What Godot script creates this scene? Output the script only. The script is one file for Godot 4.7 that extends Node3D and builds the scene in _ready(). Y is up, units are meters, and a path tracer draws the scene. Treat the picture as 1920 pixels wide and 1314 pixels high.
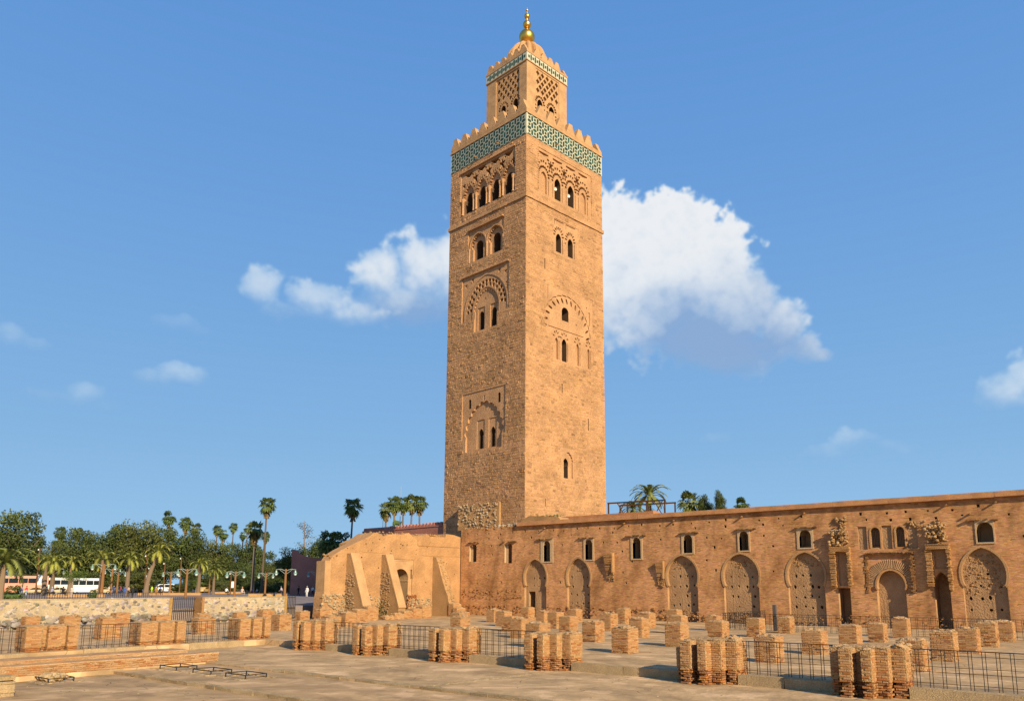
extends Node3D
# Brick ruins in front of a tall stone minaret. x runs along the arched brick wall, z towards the viewer's side, y up, metres.

const WZ := -59.5            # face of the long arched wall
const WX := -58.64           # face of the buttressed wall
const FRONT := -24.45        # front of the pier row on the edge of the lower court
const LOW := -0.3            # level of the lower court
const PLAZA := 1.15          # level of the street and square behind the rubble wall
const ORD: Array[String] = ["first", "second", "third", "fourth", "fifth", "sixth", "seventh", "eighth", "ninth", "tenth", "eleventh", "twelfth"]

var rng := RandomNumberGenerator.new()
var T := {}                  # textures
var M := {}                  # materials
var bricks: Array = []       # shared brick meshes, [tone][shape]


class MB:                    # collects flat-shaded triangles, clockwise seen from outside
	var v := PackedVector3Array()
	var c := PackedColorArray()
	func tri(a: Vector3, b: Vector3, d: Vector3, k: Color) -> void:
		v.append(a); v.append(b); v.append(d)
		c.append(k); c.append(k); c.append(k)
	func quad(a: Vector3, b: Vector3, d: Vector3, e: Vector3, k: Color) -> void:
		tri(a, b, d, k); tri(a, d, e, k)
	func hexa(p: PackedVector3Array, k: Color) -> void:   # corner number = x + 2 y + 4 z
		quad(p[4], p[6], p[7], p[5], k); quad(p[0], p[1], p[3], p[2], k)
		quad(p[1], p[5], p[7], p[3], k); quad(p[0], p[2], p[6], p[4], k)
		quad(p[2], p[3], p[7], p[6], k); quad(p[0], p[4], p[5], p[1], k)
	func box(at: Vector3, s: Vector3, k: Color, b := Basis.IDENTITY) -> void:
		var p := PackedVector3Array()
		for i in 8:
			p.append(at + b * (Vector3((i & 1) - .5, ((i >> 1) & 1) - .5, ((i >> 2) & 1) - .5) * s))
		hexa(p, k)
	func rough_box(at: Vector3, s: Vector3, k: Color, j: float, r: RandomNumberGenerator, b := Basis.IDENTITY) -> void:
		var p := PackedVector3Array()
		for i in 8:
			p.append(at + b * (Vector3((i & 1) - .5, ((i >> 1) & 1) - .5, ((i >> 2) & 1) - .5) * s + Vector3(r.randf_range(-j, j), r.randf_range(-j, j), r.randf_range(-j, j))))
		hexa(p, k)
	func prism(poly: PackedVector2Array, x: Transform3D, depth: float, k: Color) -> void:   # front at local z = 0, back at -depth
		var q := poly
		if Geometry2D.is_polygon_clockwise(q):
			q.reverse()
		var t := Geometry2D.triangulate_polygon(q)
		var n := q.size()
		for i in range(0, t.size(), 3):
			var a := q[t[i]]; var b := q[t[i + 1]]; var d := q[t[i + 2]]
			if (b - a).cross(d - a) > 0:
				var w := b; b = d; d = w
			tri(x * Vector3(a.x, a.y, 0), x * Vector3(b.x, b.y, 0), x * Vector3(d.x, d.y, 0), k)
			tri(x * Vector3(a.x, a.y, -depth), x * Vector3(d.x, d.y, -depth), x * Vector3(b.x, b.y, -depth), k)
		for i in n:
			var a := q[i]; var b := q[(i + 1) % n]
			quad(x * Vector3(a.x, a.y, 0), x * Vector3(b.x, b.y, 0), x * Vector3(b.x, b.y, -depth), x * Vector3(a.x, a.y, -depth), k)
	func tube(pts: PackedVector3Array, rad: PackedFloat32Array, sides: int, k: Color) -> void:
		var rings: Array = []
		for i in pts.size():
			var d := (pts[mini(i + 1, pts.size() - 1)] - pts[maxi(i - 1, 0)]).normalized()
			var u := d.cross(Vector3(.31, .17, .94)).normalized()
			var w := d.cross(u)
			var ring := PackedVector3Array()
			for s in sides:
				ring.append(pts[i] + (u * cos(TAU * s / sides) + w * sin(TAU * s / sides)) * rad[i])
			rings.append(ring)
		for i in pts.size() - 1:
			for s in sides:
				var e := (s + 1) % sides
				quad(rings[i][s], rings[i + 1][s], rings[i + 1][e], rings[i][e], k)
		for s in range(1, sides - 1):
			tri(rings[0][0], rings[0][s], rings[0][s + 1], k)
			var l: PackedVector3Array = rings[-1]
			tri(l[0], l[s + 1], l[s], k)
	func rock(at: Vector3, s: Vector3, k: Color, r: RandomNumberGenerator) -> void:
		var p := PackedVector3Array()
		var b := Basis.from_euler(Vector3(r.randf() * .6, r.randf() * TAU, r.randf() * .6))
		for y in [-.5, .5]:
			for i in 5:
				var a := TAU * (i + (.5 if y > 0 else 0.)) / 5.
				p.append(Vector3(cos(a) * .45, y * .6, sin(a) * .45))
		p.append(Vector3(0, -.5, 0)); p.append(Vector3(0, .5, 0))
		for i in 12:
			p[i] = at + b * (p[i] * r.randf_range(.78, 1.22)) * s
		for i in 5:
			var j := (i + 1) % 5
			tri(p[10], p[i], p[j], k); tri(p[11], p[5 + j], p[5 + i], k)
			tri(p[i], p[5 + i], p[j], k); tri(p[j], p[5 + i], p[5 + j], k)
	func lathe(at: Vector3, prof: PackedVector2Array, sides: int, k: Color) -> void:   # prof = (radius, height), upwards
		for i in prof.size() - 1:
			for s in sides:
				var a := TAU * s / sides; var b := TAU * (s + 1) / sides
				var p := prof[i]; var q := prof[i + 1]
				quad(at + Vector3(cos(a) * p.x, p.y, sin(a) * p.x), at + Vector3(cos(a) * q.x, q.y, sin(a) * q.x), at + Vector3(cos(b) * q.x, q.y, sin(b) * q.x), at + Vector3(cos(b) * p.x, p.y, sin(b) * p.x), k)
	func done(m: Material = null) -> ArrayMesh:
		var a := []
		a.resize(Mesh.ARRAY_MAX)
		a[Mesh.ARRAY_VERTEX] = v
		a[Mesh.ARRAY_COLOR] = c
		var nn := PackedVector3Array()
		nn.resize(v.size())
		for i in range(0, v.size(), 3):
			var n := (v[i + 2] - v[i]).cross(v[i + 1] - v[i]).normalized()
			nn[i] = n; nn[i + 1] = n; nn[i + 2] = n
		a[Mesh.ARRAY_NORMAL] = nn
		var mesh := ArrayMesh.new()
		mesh.add_surface_from_arrays(Mesh.PRIMITIVE_TRIANGLES, a)
		if m:
			mesh.surface_set_material(0, m)
		return mesh


func _ready() -> void:
	var cam := Camera3D.new()
	cam.name = "camera"
	cam.position = Vector3(0, 2.95, 0)
	cam.rotation = Vector3(.17686, .675370, 0)
	cam.projection = Camera3D.PROJECTION_FRUSTUM
	cam.near = .1
	cam.far = 4000.
	cam.size = .2 * 657. / 1472.4154       # a shifted lens, as in architectural photographs
	cam.frustum_offset = Vector2((960. - 1017.2665) / 1472.4154, (834.8345 - 657.) / 1472.4154) * .1
	add_child(cam)
	cam.current = true
	var env := Environment.new()
	env.background_mode = Environment.BG_SKY
	env.sky = Sky.new()
	var sm := PanoramaSkyMaterial.new()
	sm.panorama = sky_texture()
	env.sky.sky_material = sm
	env.background_energy_multiplier = .64
	env.tonemap_mode = Environment.TONE_MAPPER_LINEAR
	env.tonemap_exposure = 1.55
	env.sdfgi_enabled = true
	env.ssao_enabled = true
	env.ssil_enabled = true
	var we := WorldEnvironment.new()
	we.name = "world_environment"
	we.environment = env
	add_child(we)
	var sun := DirectionalLight3D.new()
	sun.name = "sun"
	sun.light_energy = 1.6
	sun.light_color = Color(1., .92, .78)
	sun.light_angular_distance = .5
	sun.shadow_enabled = true
	var az := deg_to_rad(20.)
	var el := deg_to_rad(25.5)
	add_child(sun)
	sun.look_at_from_position(Vector3(cos(az) * cos(el), sin(el), sin(az) * cos(el)) * 100., Vector3.ZERO)
	textures_and_materials()
	ground()
	minaret()
	arched_wall()
	roofs_behind()
	buttressed_wall()
	rubble_wall()
	far_walls()
	court()
	stumps()
	brick_steps()
	tree_pits()
	plants()
	street_furniture()
	vehicles()
	people()
	loudspeakers()


func part(called: String, mesh: Mesh, parent: Node, at := Transform3D.IDENTITY, stuff := false) -> MeshInstance3D:
	var o := MeshInstance3D.new()
	o.name = called
	o.mesh = mesh
	o.transform = at
	if stuff:
		o.set_meta("kind", "stuff")
	parent.add_child(o, true)
	return o


func mark(o: Node, label: String, category: String, group := "") -> void:
	o.set_meta("label", label)
	o.set_meta("category", category)
	if group:
		o.set_meta("group", group)


func thing(called: String, label: String, category: String, at := Vector3.ZERO, turn := 0.0, group := "") -> Node3D:
	var o := Node3D.new()
	o.name = called
	o.position = at
	o.rotation.y = turn
	add_child(o, true)
	mark(o, label, category, group)
	return o


func copy(o: Node3D, label: String, at: Vector3, turn := 0.0, scale_by := Vector3.ONE) -> Node3D:
	var c: Node3D = o.duplicate()
	c.name = String(o.name).rstrip("0123456789")
	add_child(c, true)
	c.position = at
	c.rotation = Vector3(0, turn, 0)
	c.scale = scale_by
	c.set_meta("label", label)
	return c


func struct(called: String, mesh: Mesh) -> MeshInstance3D:
	var o := part(called, mesh, self)
	o.set_meta("kind", "structure")
	return o


func noise_tex(freq: float, lo: float, hi: float, size := 512, octaves := 5, seed_ := 1, normal := false, kind := FastNoiseLite.TYPE_SIMPLEX_SMOOTH) -> NoiseTexture2D:
	var n := FastNoiseLite.new()
	n.noise_type = kind
	n.seed = seed_
	n.frequency = freq
	n.fractal_octaves = octaves
	n.fractal_gain = .6
	var t := NoiseTexture2D.new()
	t.width = size; t.height = size
	t.seamless = true
	t.generate_mipmaps = false
	t.noise = n
	if not normal:
		var g := Gradient.new()
		g.set_color(0, Color(lo, lo, lo)); g.set_color(1, Color(hi, hi, hi))
		g.set_offset(0, .15); g.set_offset(1, .85)
		t.color_ramp = g
	return t


func mat(name_: String, col: Color, rough := .93, tex: Texture2D = null, tile := 2.0, bump: Texture2D = null, cm := 0.0, vcol := true, detail: Texture2D = null, dtile := 25.0) -> StandardMaterial3D:
	var m := StandardMaterial3D.new()
	m.resource_name = name_
	var mean := 1.            # the texture's mean, so that col is the surface's own colour on the whole
	if tex:
		mean *= .66 if tex == T.brick else .84
	if detail:
		mean *= .86
	m.albedo_color = Color(minf(col.r / mean, 1.), minf(col.g / mean, 1.), minf(col.b / mean, 1.)).linear_to_srgb()
	m.roughness = rough
	m.metallic_specular = .25
	m.vertex_color_use_as_albedo = vcol
	if tex:
		m.albedo_texture = tex
	if bump:
		m.heightmap_enabled = true
		m.heightmap_texture = bump
		m.heightmap_scale = cm
	if tex or bump:
		m.uv1_triplanar = true
		m.uv1_world_triplanar = true
		m.uv1_scale = Vector3.ONE / tile
	if detail:
		m.detail_enabled = true
		m.detail_albedo = detail
		m.detail_blend_mode = BaseMaterial3D.BLEND_MODE_MUL
		m.detail_uv_layer = BaseMaterial3D.DETAIL_UV_2
		m.uv2_triplanar = true
		m.uv2_world_triplanar = true
		m.uv2_scale = Vector3.ONE / dtile
	M[name_] = m
	return m


func brick_texture() -> void:      # 4.16 m square: 64 courses of 16 bricks, colour and relief
	var r := RandomNumberGenerator.new()
	r.seed = 77
	var col := Image.create(1024, 1024, false, Image.FORMAT_RGB8)
	var hgt := Image.create(1024, 1024, false, Image.FORMAT_RGB8)
	col.fill(Color(.80, .75, .66)); hgt.fill(Color(.35, .35, .35))
	for row in 64:
		var x := r.randi_range(0, 60)
		var end := x + 1024
		while x < end:
			var w := mini(r.randi_range(52, 70), end - x)
			var k := r.randf_range(.83, 1.0)
			if r.randf() < .05:
				k *= .84
			var c := Color(k, k * r.randf_range(.88, .97), k * r.randf_range(.78, .93))
			var h := r.randf_range(.7, 1.0) if r.randf() > .03 else .2
			for part_ in [[x, w], [x - 1024, w]]:
				var rect := Rect2i(part_[0] + 2, row * 16 + 2, maxi(part_[1] - 3, 0), 12 + r.randi_range(0, 1))
				rect = rect.intersection(Rect2i(0, 0, 1024, 1024))
				if rect.has_area():
					col.fill_rect(rect, c)
					hgt.fill_rect(rect, Color(h, h, h))
			x += w
	T.brick = ImageTexture.create_from_image(col)
	T.brick_h = ImageTexture.create_from_image(hgt)


func stain_texture() -> ImageTexture:       # weathering of a brick wall: runs of water, patches of repair, soot
	var n := FastNoiseLite.new()
	n.frequency = .01; n.fractal_octaves = 5; n.seed = 28; n.fractal_gain = .6
	var S := 512
	var im := Image.create(S, S, false, Image.FORMAT_RGB8)
	for y in S:
		for x in S:
			var a := TAU * x / S; var b := TAU * y / S
			var run := n.get_noise_3d(cos(a) * 150. + 40. * cos(b), sin(a) * 150., sin(b) * 40.)
			var patch := n.get_noise_3d(cos(a) * 70. + 500., sin(a) * 70. + cos(b) * 70., sin(b) * 70.)
			var k := clampf(.93 + run * .2 + patch * .22, .66, 1.)
			im.set_pixel(x, y, Color(k, k * clampf(1. + patch * .05, .9, 1.), k * clampf(.98 + patch * .1, .85, 1.)))
	return ImageTexture.create_from_image(im)


func paving_texture() -> ImageTexture:      # trodden lime paving: streaks, grit, cracks, pale scuffs
	var r := RandomNumberGenerator.new()
	r.seed = 19
	var n := FastNoiseLite.new()
	n.frequency = .012; n.fractal_octaves = 5; n.seed = 8
	var S := 768
	var im := Image.create(S, S, false, Image.FORMAT_RGB8)
	for y in S:
		for x in S:
			var a := TAU * x / S; var b := TAU * y / S      # a torus, so that it repeats without a seam
			var v := n.get_noise_3d(cos(a) * 60. + cos(b) * 190., sin(a) * 60. + 300., sin(b) * 190.)
			var k := clampf(.92 + v * .1 + r.randf_range(-.025, .025), .6, 1.)
			var w := n.get_noise_3d(cos(a) * 90. + 900., sin(a) * 90. + cos(b) * 90., sin(b) * 90.)
			k = clampf(k * .93 + .1 * smoothstep(.16, .34, w) - .07 * smoothstep(.1, .4, -w), 0, 1)
			im.set_pixel(x, y, Color(k, k * .985, k * (.95 + .03 * smoothstep(.16, .34, w))))
	for c in 26:
		var p := Vector2(r.randf() * S, r.randf() * S)
		var d := Vector2.from_angle(r.randf() * TAU)
		var pale := c % 3 == 0
		for i in r.randi_range(60, 260):
			d = d.rotated(r.randf_range(-.35, .35))
			p += d
			var q := Vector2i(posmod(int(p.x), S), posmod(int(p.y), S))
			for o in [Vector2i.ZERO, Vector2i.RIGHT, Vector2i.DOWN]:
				var w := Vector2i(posmod(q.x + o.x, S), posmod(q.y + o.y, S))
				im.set_pixelv(w, im.get_pixelv(w) * (1.06 if pale else .8))
	for c in 900:
		var q := Vector2i(r.randi() % S, r.randi() % S)
		im.set_pixelv(q, im.get_pixelv(q) * r.randf_range(.7, 1.1))
	return ImageTexture.create_from_image(im)


func ell(x: float, y: float, q: Array) -> float:
	var dx: float = (x - q[0]) / q[2]
	var dy: float = (y - q[1]) / q[3]
	return 1. - dx * dx - dy * dy


func sky_texture() -> ImageTexture:     # air and clouds by direction: azimuth from -z towards +x, height in degrees
	var W := 4096
	var H := 2048
	var im := Image.create(W, H, false, Image.FORMAT_RGB8)
	var stops := [[0., Color8(162, 203, 234)], [4., Color8(150, 194, 231)], [10., Color8(134, 181, 226)], [20., Color8(118, 168, 222)], [30., Color8(105, 157, 218)], [40., Color8(95, 148, 213)], [90., Color8(66, 116, 190)]]
	var rows := PackedColorArray()
	for y in H:
		var e := maxf(90. - (y + .5) / H * 180., 0.)
		var k := 0
		while k < 5 and e > stops[k + 1][0]:
			k += 1
		var c: Color = stops[k][1].lerp(stops[k + 1][1], clampf((e - stops[k][0]) / (stops[k + 1][0] - stops[k][0]), 0, 1))
		rows.append(c)
		im.fill_rect(Rect2i(0, y, W, 1), c)
	var n := FastNoiseLite.new()
	n.seed = 5; n.frequency = .16; n.fractal_octaves = 6; n.fractal_gain = .55
	var n2 := FastNoiseLite.new()
	n2.seed = 9; n2.frequency = .45; n2.fractal_octaves = 3
	# each cloud: opacity, base height, [lobes: azimuth, height, half width, half height]
	var clouds := [
		[.97, 13.8, 27., [[-32.4, 25.0, 3.4, 3.4], [-28.3, 24.4, 3.4, 3.6], [-25.3, 22.2, 3.2, 3.7], [-22.9, 19.9, 2.1, 3.1], [-21.1, 17.6, 1.9, 2.9], [-19.6, 16.2, 1.4, 1.3], [-24., 16.2, 5., 1.8], [-29.5, 20.5, 5.5, 4.6], [-26.3, 17.6, 5.0, 2.6], [-34.5, 21.5, 5., 5.], [-18.6, 15.7, 1.3, .6]], [-26.5, 17.4, 5.2, 3.0]],
		[.9, 17.4, 24.5, [[-47.6, 22.3, 3.3, 3.0], [-50.8, 21.9, 2.5, 2.3], [-45., 22.6, 3.6, 3.6], [-49., 20., 5., 1.9], [-41., 23., 4., 4.]], [-47., 19., 5., 1.6]],
		[.62, 17.6, 21.5, [[-55.3, 19.7, 3.1, 1.5], [-59.3, 20.2, 1.5, 1.5], [-57.6, 18.6, 3.0, 1.1], [-53., 19., 3., 1.1]]],
		[.55, 12.9, 14.9, [[-64.3, 13.9, 1.9, .9], [-66., 13.5, 1.5, .7], [-63.2, 13.8, .9, .9]]],
		[.38, 10.8, 13.0, [[-69.6, 12., 1.6, .9], [-71.6, 11.6, 2.0, .7], [-68.4, 11.4, 1.3, .5]]],
		[.34, 14., 16., [[-74.2, 14.9, 1.6, .8], [-72.6, 14.6, 1.0, .5]]],
		[.16, 16.2, 18., [[-65., 17., 2.0, .8], [-63.2, 16.8, 1.2, .5]]],
		[.6, 10.4, 14., [[-7.6, 12., 2.0, 1.6], [-5.5, 12.6, 2.2, 1.9], [-4., 11.6, 3., 1.4]]],
		[.42, 8.2, 11., [[-16.6, 9.6, 2.0, 1.2], [-14.6, 9., 1.8, .9], [-18.6, 9.1, 1.7, .7]]],
		[.16, 9.4, 11., [[-25.8, 10.1, 1.4, .7]]],
	]
	rng.seed = 12
	for k in 16:                      # the same kind of cloud round the rest of the sky
		var az := 15. + k * 15.5 + rng.randf_range(-4, 4)
		var e := rng.randf_range(9, 24)
		var s := rng.randf_range(.6, 1.5)
		var lobes := []
		for j in 5:
			lobes.append([az + rng.randf_range(-4, 4) * s, e + rng.randf_range(-1., 1.2) * s, rng.randf_range(1.6, 3.2) * s, rng.randf_range(1., 2.2) * s])
		clouds.append([rng.randf_range(.4, .9), e - 2.5 * s, e + 2.5 * s, lobes])
	for cl in clouds:
		var lo := Vector2(999, 999)
		var hi := Vector2(-999, -999)
		for q in cl[3]:
			lo = lo.min(Vector2(q[0] - q[2] * 1.6, q[1] - q[3] * 1.6)); hi = hi.max(Vector2(q[0] + q[2] * 1.6, q[1] + q[3] * 1.6))
		for py in range(int((90. - hi.y) / 180. * H), int((90. - lo.y) / 180. * H)):
			var e := 90. - (py + .5) / H * 180.
			for px in range(int(lo.x / 360. * W), int(hi.x / 360. * W)):
				var az := (px + .5) / W * 360.
				var best := -9.
				for q in cl[3]:
					best = maxf(best, ell(az, e, q))
				if best < -1.3:
					continue
				var f := n.get_noise_2d(az * 1.3, e * 1.5)
				var g := n2.get_noise_2d(az * 1.7, e * 2.1)
				var d := best + f * (1.15 - .8 * clampf(best * 1.4, 0, 1)) + g * (.12 + .4 * (1. - clampf(best * 1.5, 0, 1)))
				if d <= 0.:
					continue
				var up: float = clampf((e - cl[1]) / (cl[2] - cl[1]), 0, 1)
				var a: float = cl[0] * smoothstep(0., .4 + .6 * (1. - up) + (.0 if cl[0] > .95 else .45), d) * smoothstep(-.3, 2.6, e - cl[1] + f * 1.2)
				var rim := 1. - clampf(d / .6, 0, 1)
				var lit := clampf(smoothstep(-.1, .8, up + f * .35 + g * .14) * .8 + .2 + rim * .2 - maxf(0., g) * .12, 0, 1)
				if cl.size() > 4:         # the shaded underside
					lit = clampf(lit - .8 * exp(-pow((az - cl[4][0]) / cl[4][2], 2.) - pow((e - cl[4][1]) / cl[4][3], 2.)) * (1. - rim * .8), 0, 1)
				var c := Color8(141, 173, 214).lerp(Color8(240, 242, 245), lit)
				var qx := posmod(px, W)
				im.set_pixel(qx, py, im.get_pixel(qx, py).lerp(c, a))
	return ImageTexture.create_from_image(im)


func textures_and_materials() -> void:
	brick_texture()
	T.grain = noise_tex(.03, .84, 1., 512, 6, 3)
	T.fine = noise_tex(.09, .82, 1., 512, 5, 4)
	T.blot = noise_tex(.012, .86, 1., 512, 6, 8)
	T.rough = noise_tex(.05, 0., 1., 512, 6, 21)
	T.pave = paving_texture()
	T.stain = stain_texture()
	T.pits = noise_tex(.035, 0., 1., 512, 3, 17, false, FastNoiseLite.TYPE_CELLULAR)
	mat("sandstone", Color(.475, .268, .130), .95, T.grain, 3.1, T.rough, 5., true, T.blot, 19.)
	mat("mortar", Color(.43, .27, .135), .96, T.grain, 1.7, T.rough, 4., true, T.blot, 23.)
	mat("wall_brick", Color(.365, .218, .115), .95, T.brick, 4.16, T.brick_h, 1.4, false, T.stain, 12.9)
	mat("rammed_earth", Color(.40, .222, .098), .96, T.fine, 4.3, T.pits, 3., true, T.blot, 13.)
	mat("plaster", Color(.455, .27, .13), .94, T.grain, 1.3, T.rough, 1.5, true, T.blot, 9.)
	mat("brick", Color(1, 1, 1), .95, T.grain, .37, T.rough, .8)
	mat("stone", Color(1, 1, 1), .93, T.grain, .9, T.rough, 2.5)
	mat("paving", Color(.51, .35, .192), .95, T.pave, 11.7, T.rough, 1.6, true, T.blot, 16.)
	mat("concrete", Color(.42, .30, .16), .95, T.grain, 1.1, T.rough, 2.2, true, T.blot, 6.)
	mat("asphalt", Color(.23, .185, .165), .92, T.fine, 6., null, 0., true, T.blot, 30.)
	mat("pink_plaster", Color(.40, .17, .125), .93, T.grain, 3., T.rough, 1.5, true, T.blot, 21.)
	mat("fill", Color(.365, .215, .105), .96, T.fine, 2.3, T.pits, 3., true, T.blot, 11.)
	mat("frame", Color(.46, .315, .175), .94, T.grain, 1.3, T.rough, 1.5, false)
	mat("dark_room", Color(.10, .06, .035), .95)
	mat("boulder_mortar", Color(.49, .385, .24), .95, T.grain, 1.3, T.rough, 3., true, T.blot, 7.)
	mat("iron", Color(.03, .026, .024), .6)
	mat("wood", Color(.235, .135, .068), .8, T.grain, .8)
	mat("paint", Color(1, 1, 1), .35)
	mat("matt", Color(1, 1, 1), .8)
	mat("glass", Color(.012, .016, .02), .12)
	mat("glaze", Color(1, 1, 1), .6)
	mat("bark", Color(1, 1, 1), .95, T.fine, .9)
	var l := mat("leaf", Color(1, 1, 1), .6)
	l.cull_mode = BaseMaterial3D.CULL_DISABLED
	l.backlight_enabled = true
	l.backlight = Color(.5, .5, .5).linear_to_srgb()
	var gold := mat("gold", Color(.80, .46, .085), .33)
	gold.metallic = 1.
	gold.metallic_specular = .5
	for n in ["glass", "glaze", "paint"]:
		M[n].metallic_specular = .5
	# brick meshes: four tones, four shapes each, unit size with the front at local +z
	rng.seed = 41
	var tones := [Color(.53, .305, .135), Color(.49, .26, .105), Color(.45, .195, .068), Color(.31, .15, .07)]
	for t in 4:
		var set_ := []
		for s in 4:
			var b := MB.new()
			var k: Color = tones[t] * rng.randf_range(.86, 1.12)
			k.g *= rng.randf_range(.93, 1.07)
			var p := PackedVector3Array()
			for i in 8:
				var z := float((i >> 2) & 1) - .5
				p.append(Vector3((i & 1) - .5, ((i >> 1) & 1) - .5, z) * Vector3(1., 1., 1.) + Vector3(rng.randf_range(-.02, .02), rng.randf_range(-.05, .05), rng.randf_range(-.05, .05) if z > 0 else 0.))
			# bevelled front
			var f := PackedVector3Array()
			for i in 4:
				var q := p[4 + i]
				f.append(Vector3(q.x * .96, q.y * .84, q.z + .035))
			b.quad(f[0], f[2], f[3], f[1], k)
			b.quad(p[4], p[6], f[2], f[0], k); b.quad(p[6], p[7], f[3], f[2], k); b.quad(p[7], p[5], f[1], f[3], k); b.quad(p[5], p[4], f[0], f[1], k)
			b.quad(p[1], p[5], p[7], p[3], k); b.quad(p[0], p[2], p[6], p[4], k)
			b.quad(p[2], p[3], p[7], p[6], k); b.quad(p[0], p[4], p[5], p[1], k)
			set_.append(b.done(M.brick))
		bricks.append(set_)


# A list of bricks [transform, tone] laid in courses on a rectangle: o its lower left corner seen from outside, r its rightward direction, n outwards.
func lay(out: Array, o: Vector3, r: Vector3, n: Vector3, w: float, h: float, worn := .0, bl := .265, bh := .074, start := 0) -> void:
	var rows := int(h / bh)
	for i in rows:
		var y := i * bh
		var x := -bl * (.5 if (i + start) % 2 else .02)
		var bad := clampf((worn - y) / .25, 0, 1)
		while x < w - .03:
			var a := maxf(x, .0 if (i + start) % 2 == 0 else .055)
			var e := minf(x + bl * rng.randf_range(.93, 1.05), w - (.0 if (i + start) % 2 else .055))
			x += bl
			if e - a < .06 or rng.randf() < bad * .1 or i >= rows - 2 and rng.randf() < .16:
				continue
			var proud := rng.randf_range(-.003, .003) + bad * rng.randf_range(-.05, .03)
			var tone := 0
			var q := rng.randf()
			if bad > .3:
				tone = 2 if q < .55 else (1 if q < .85 else 3)
			else:
				tone = 0 if q < .55 else (1 if q < .9 else (2 if q < .97 else 3))
			var b := Basis(r * (e - a - .011 - bad * .01), Vector3.UP * (bh - .011 - bad * .009), n * .12)
			b = Basis(n, rng.randf_range(-.03, .03) * bad) * b
			out.append([Transform3D(b, o + r * (a + e) * .5 + Vector3.UP * (y + bh * .5) + n * (proud - .055)), tone])


func place_bricks(list: Array, parent: Node3D, singles := 300) -> void:
	var order := list
	if list.size() > singles:        # the largest as parts, the rest joined
		order = list.duplicate()
		order.sort_custom(func(a, b): return a[0].basis.x.length_squared() > b[0].basis.x.length_squared())
	var rest := MB.new()
	for i in order.size():
		var mesh: ArrayMesh = bricks[order[i][1]][rng.randi() % 4]
		if i < singles:
			part("brick", mesh, parent, order[i][0])
		else:
			var a := mesh.surface_get_arrays(0)
			rest.v.append_array((order[i][0] as Transform3D) * (a[Mesh.ARRAY_VERTEX] as PackedVector3Array))
			rest.c.append_array(a[Mesh.ARRAY_COLOR])
	if rest.v.size():
		part("brickwork", rest.done(M.brick), parent, Transform3D.IDENTITY, true)


# A lumpy cap of mortar and broken brick over the rectangle x0..x1, z0..z1.
func cap(parent: Node3D, x0: float, x1: float, z0: float, z1: float, y: float, tall: float, k := Color(1.12, 1.1, 1.05)) -> void:
	var b := MB.new()
	var nx := maxi(3, int((x1 - x0) / .12))
	var nz := maxi(3, int((z1 - z0) / .12))
	var g := []
	for i in nx + 1:
		var col := PackedVector3Array()
		for j in nz + 1:
			var edge := i == 0 or j == 0 or i == nx or j == nz
			col.append(Vector3(lerpf(x0, x1, float(i) / nx) + rng.randf_range(-.03, .03), y + (rng.randf_range(-.05, .0) if edge else rng.randf_range(.15, 1.) * tall), lerpf(z0, z1, float(j) / nz) + rng.randf_range(-.03, .03)))
		g.append(col)
	for i in nx:
		for j in nz:
			b.quad(g[i][j], g[i + 1][j], g[i + 1][j + 1], g[i][j + 1], k * rng.randf_range(.8, 1.05))
	part("mortar_cap", b.done(M.mortar), parent)


# ---------------------------------------------------------------- the ground and the pier court
func slab(called: String, x0: float, x1: float, z0: float, z1: float, top: float, deep: float, m: Material, k := Color.WHITE) -> MeshInstance3D:
	var b := MB.new()
	b.box(Vector3((x0 + x1) / 2, top - deep / 2, (z0 + z1) / 2), Vector3(x1 - x0, deep, z1 - z0), k)
	return struct(called, b.done(m))


func rough_edge(parent: Node, called: String, x0: float, x1: float, z: float, low: float, top: float, wide := .3) -> void:
	# a broken concrete edge along x whose face looks towards +z
	var b := MB.new()
	var x := x0
	while x < x1:
		var l := minf(rng.randf_range(.5, 1.3), x1 - x)
		var k := Color.WHITE * rng.randf_range(.78, 1.08)
		var p := PackedVector3Array()
		for i in 8:
			p.append(Vector3(x + (l - .01 if i & 1 else 0.), (top + .012 + rng.randf_range(-.012, .012)) if i & 2 else low - .05, (z + .02 + rng.randf_range(-.035, .03)) if i & 4 else z - wide * rng.randf_range(.8, 1.2)))
		b.hexa(p, k)
		x += l
	part(called, b.done(M.concrete), parent)


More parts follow.
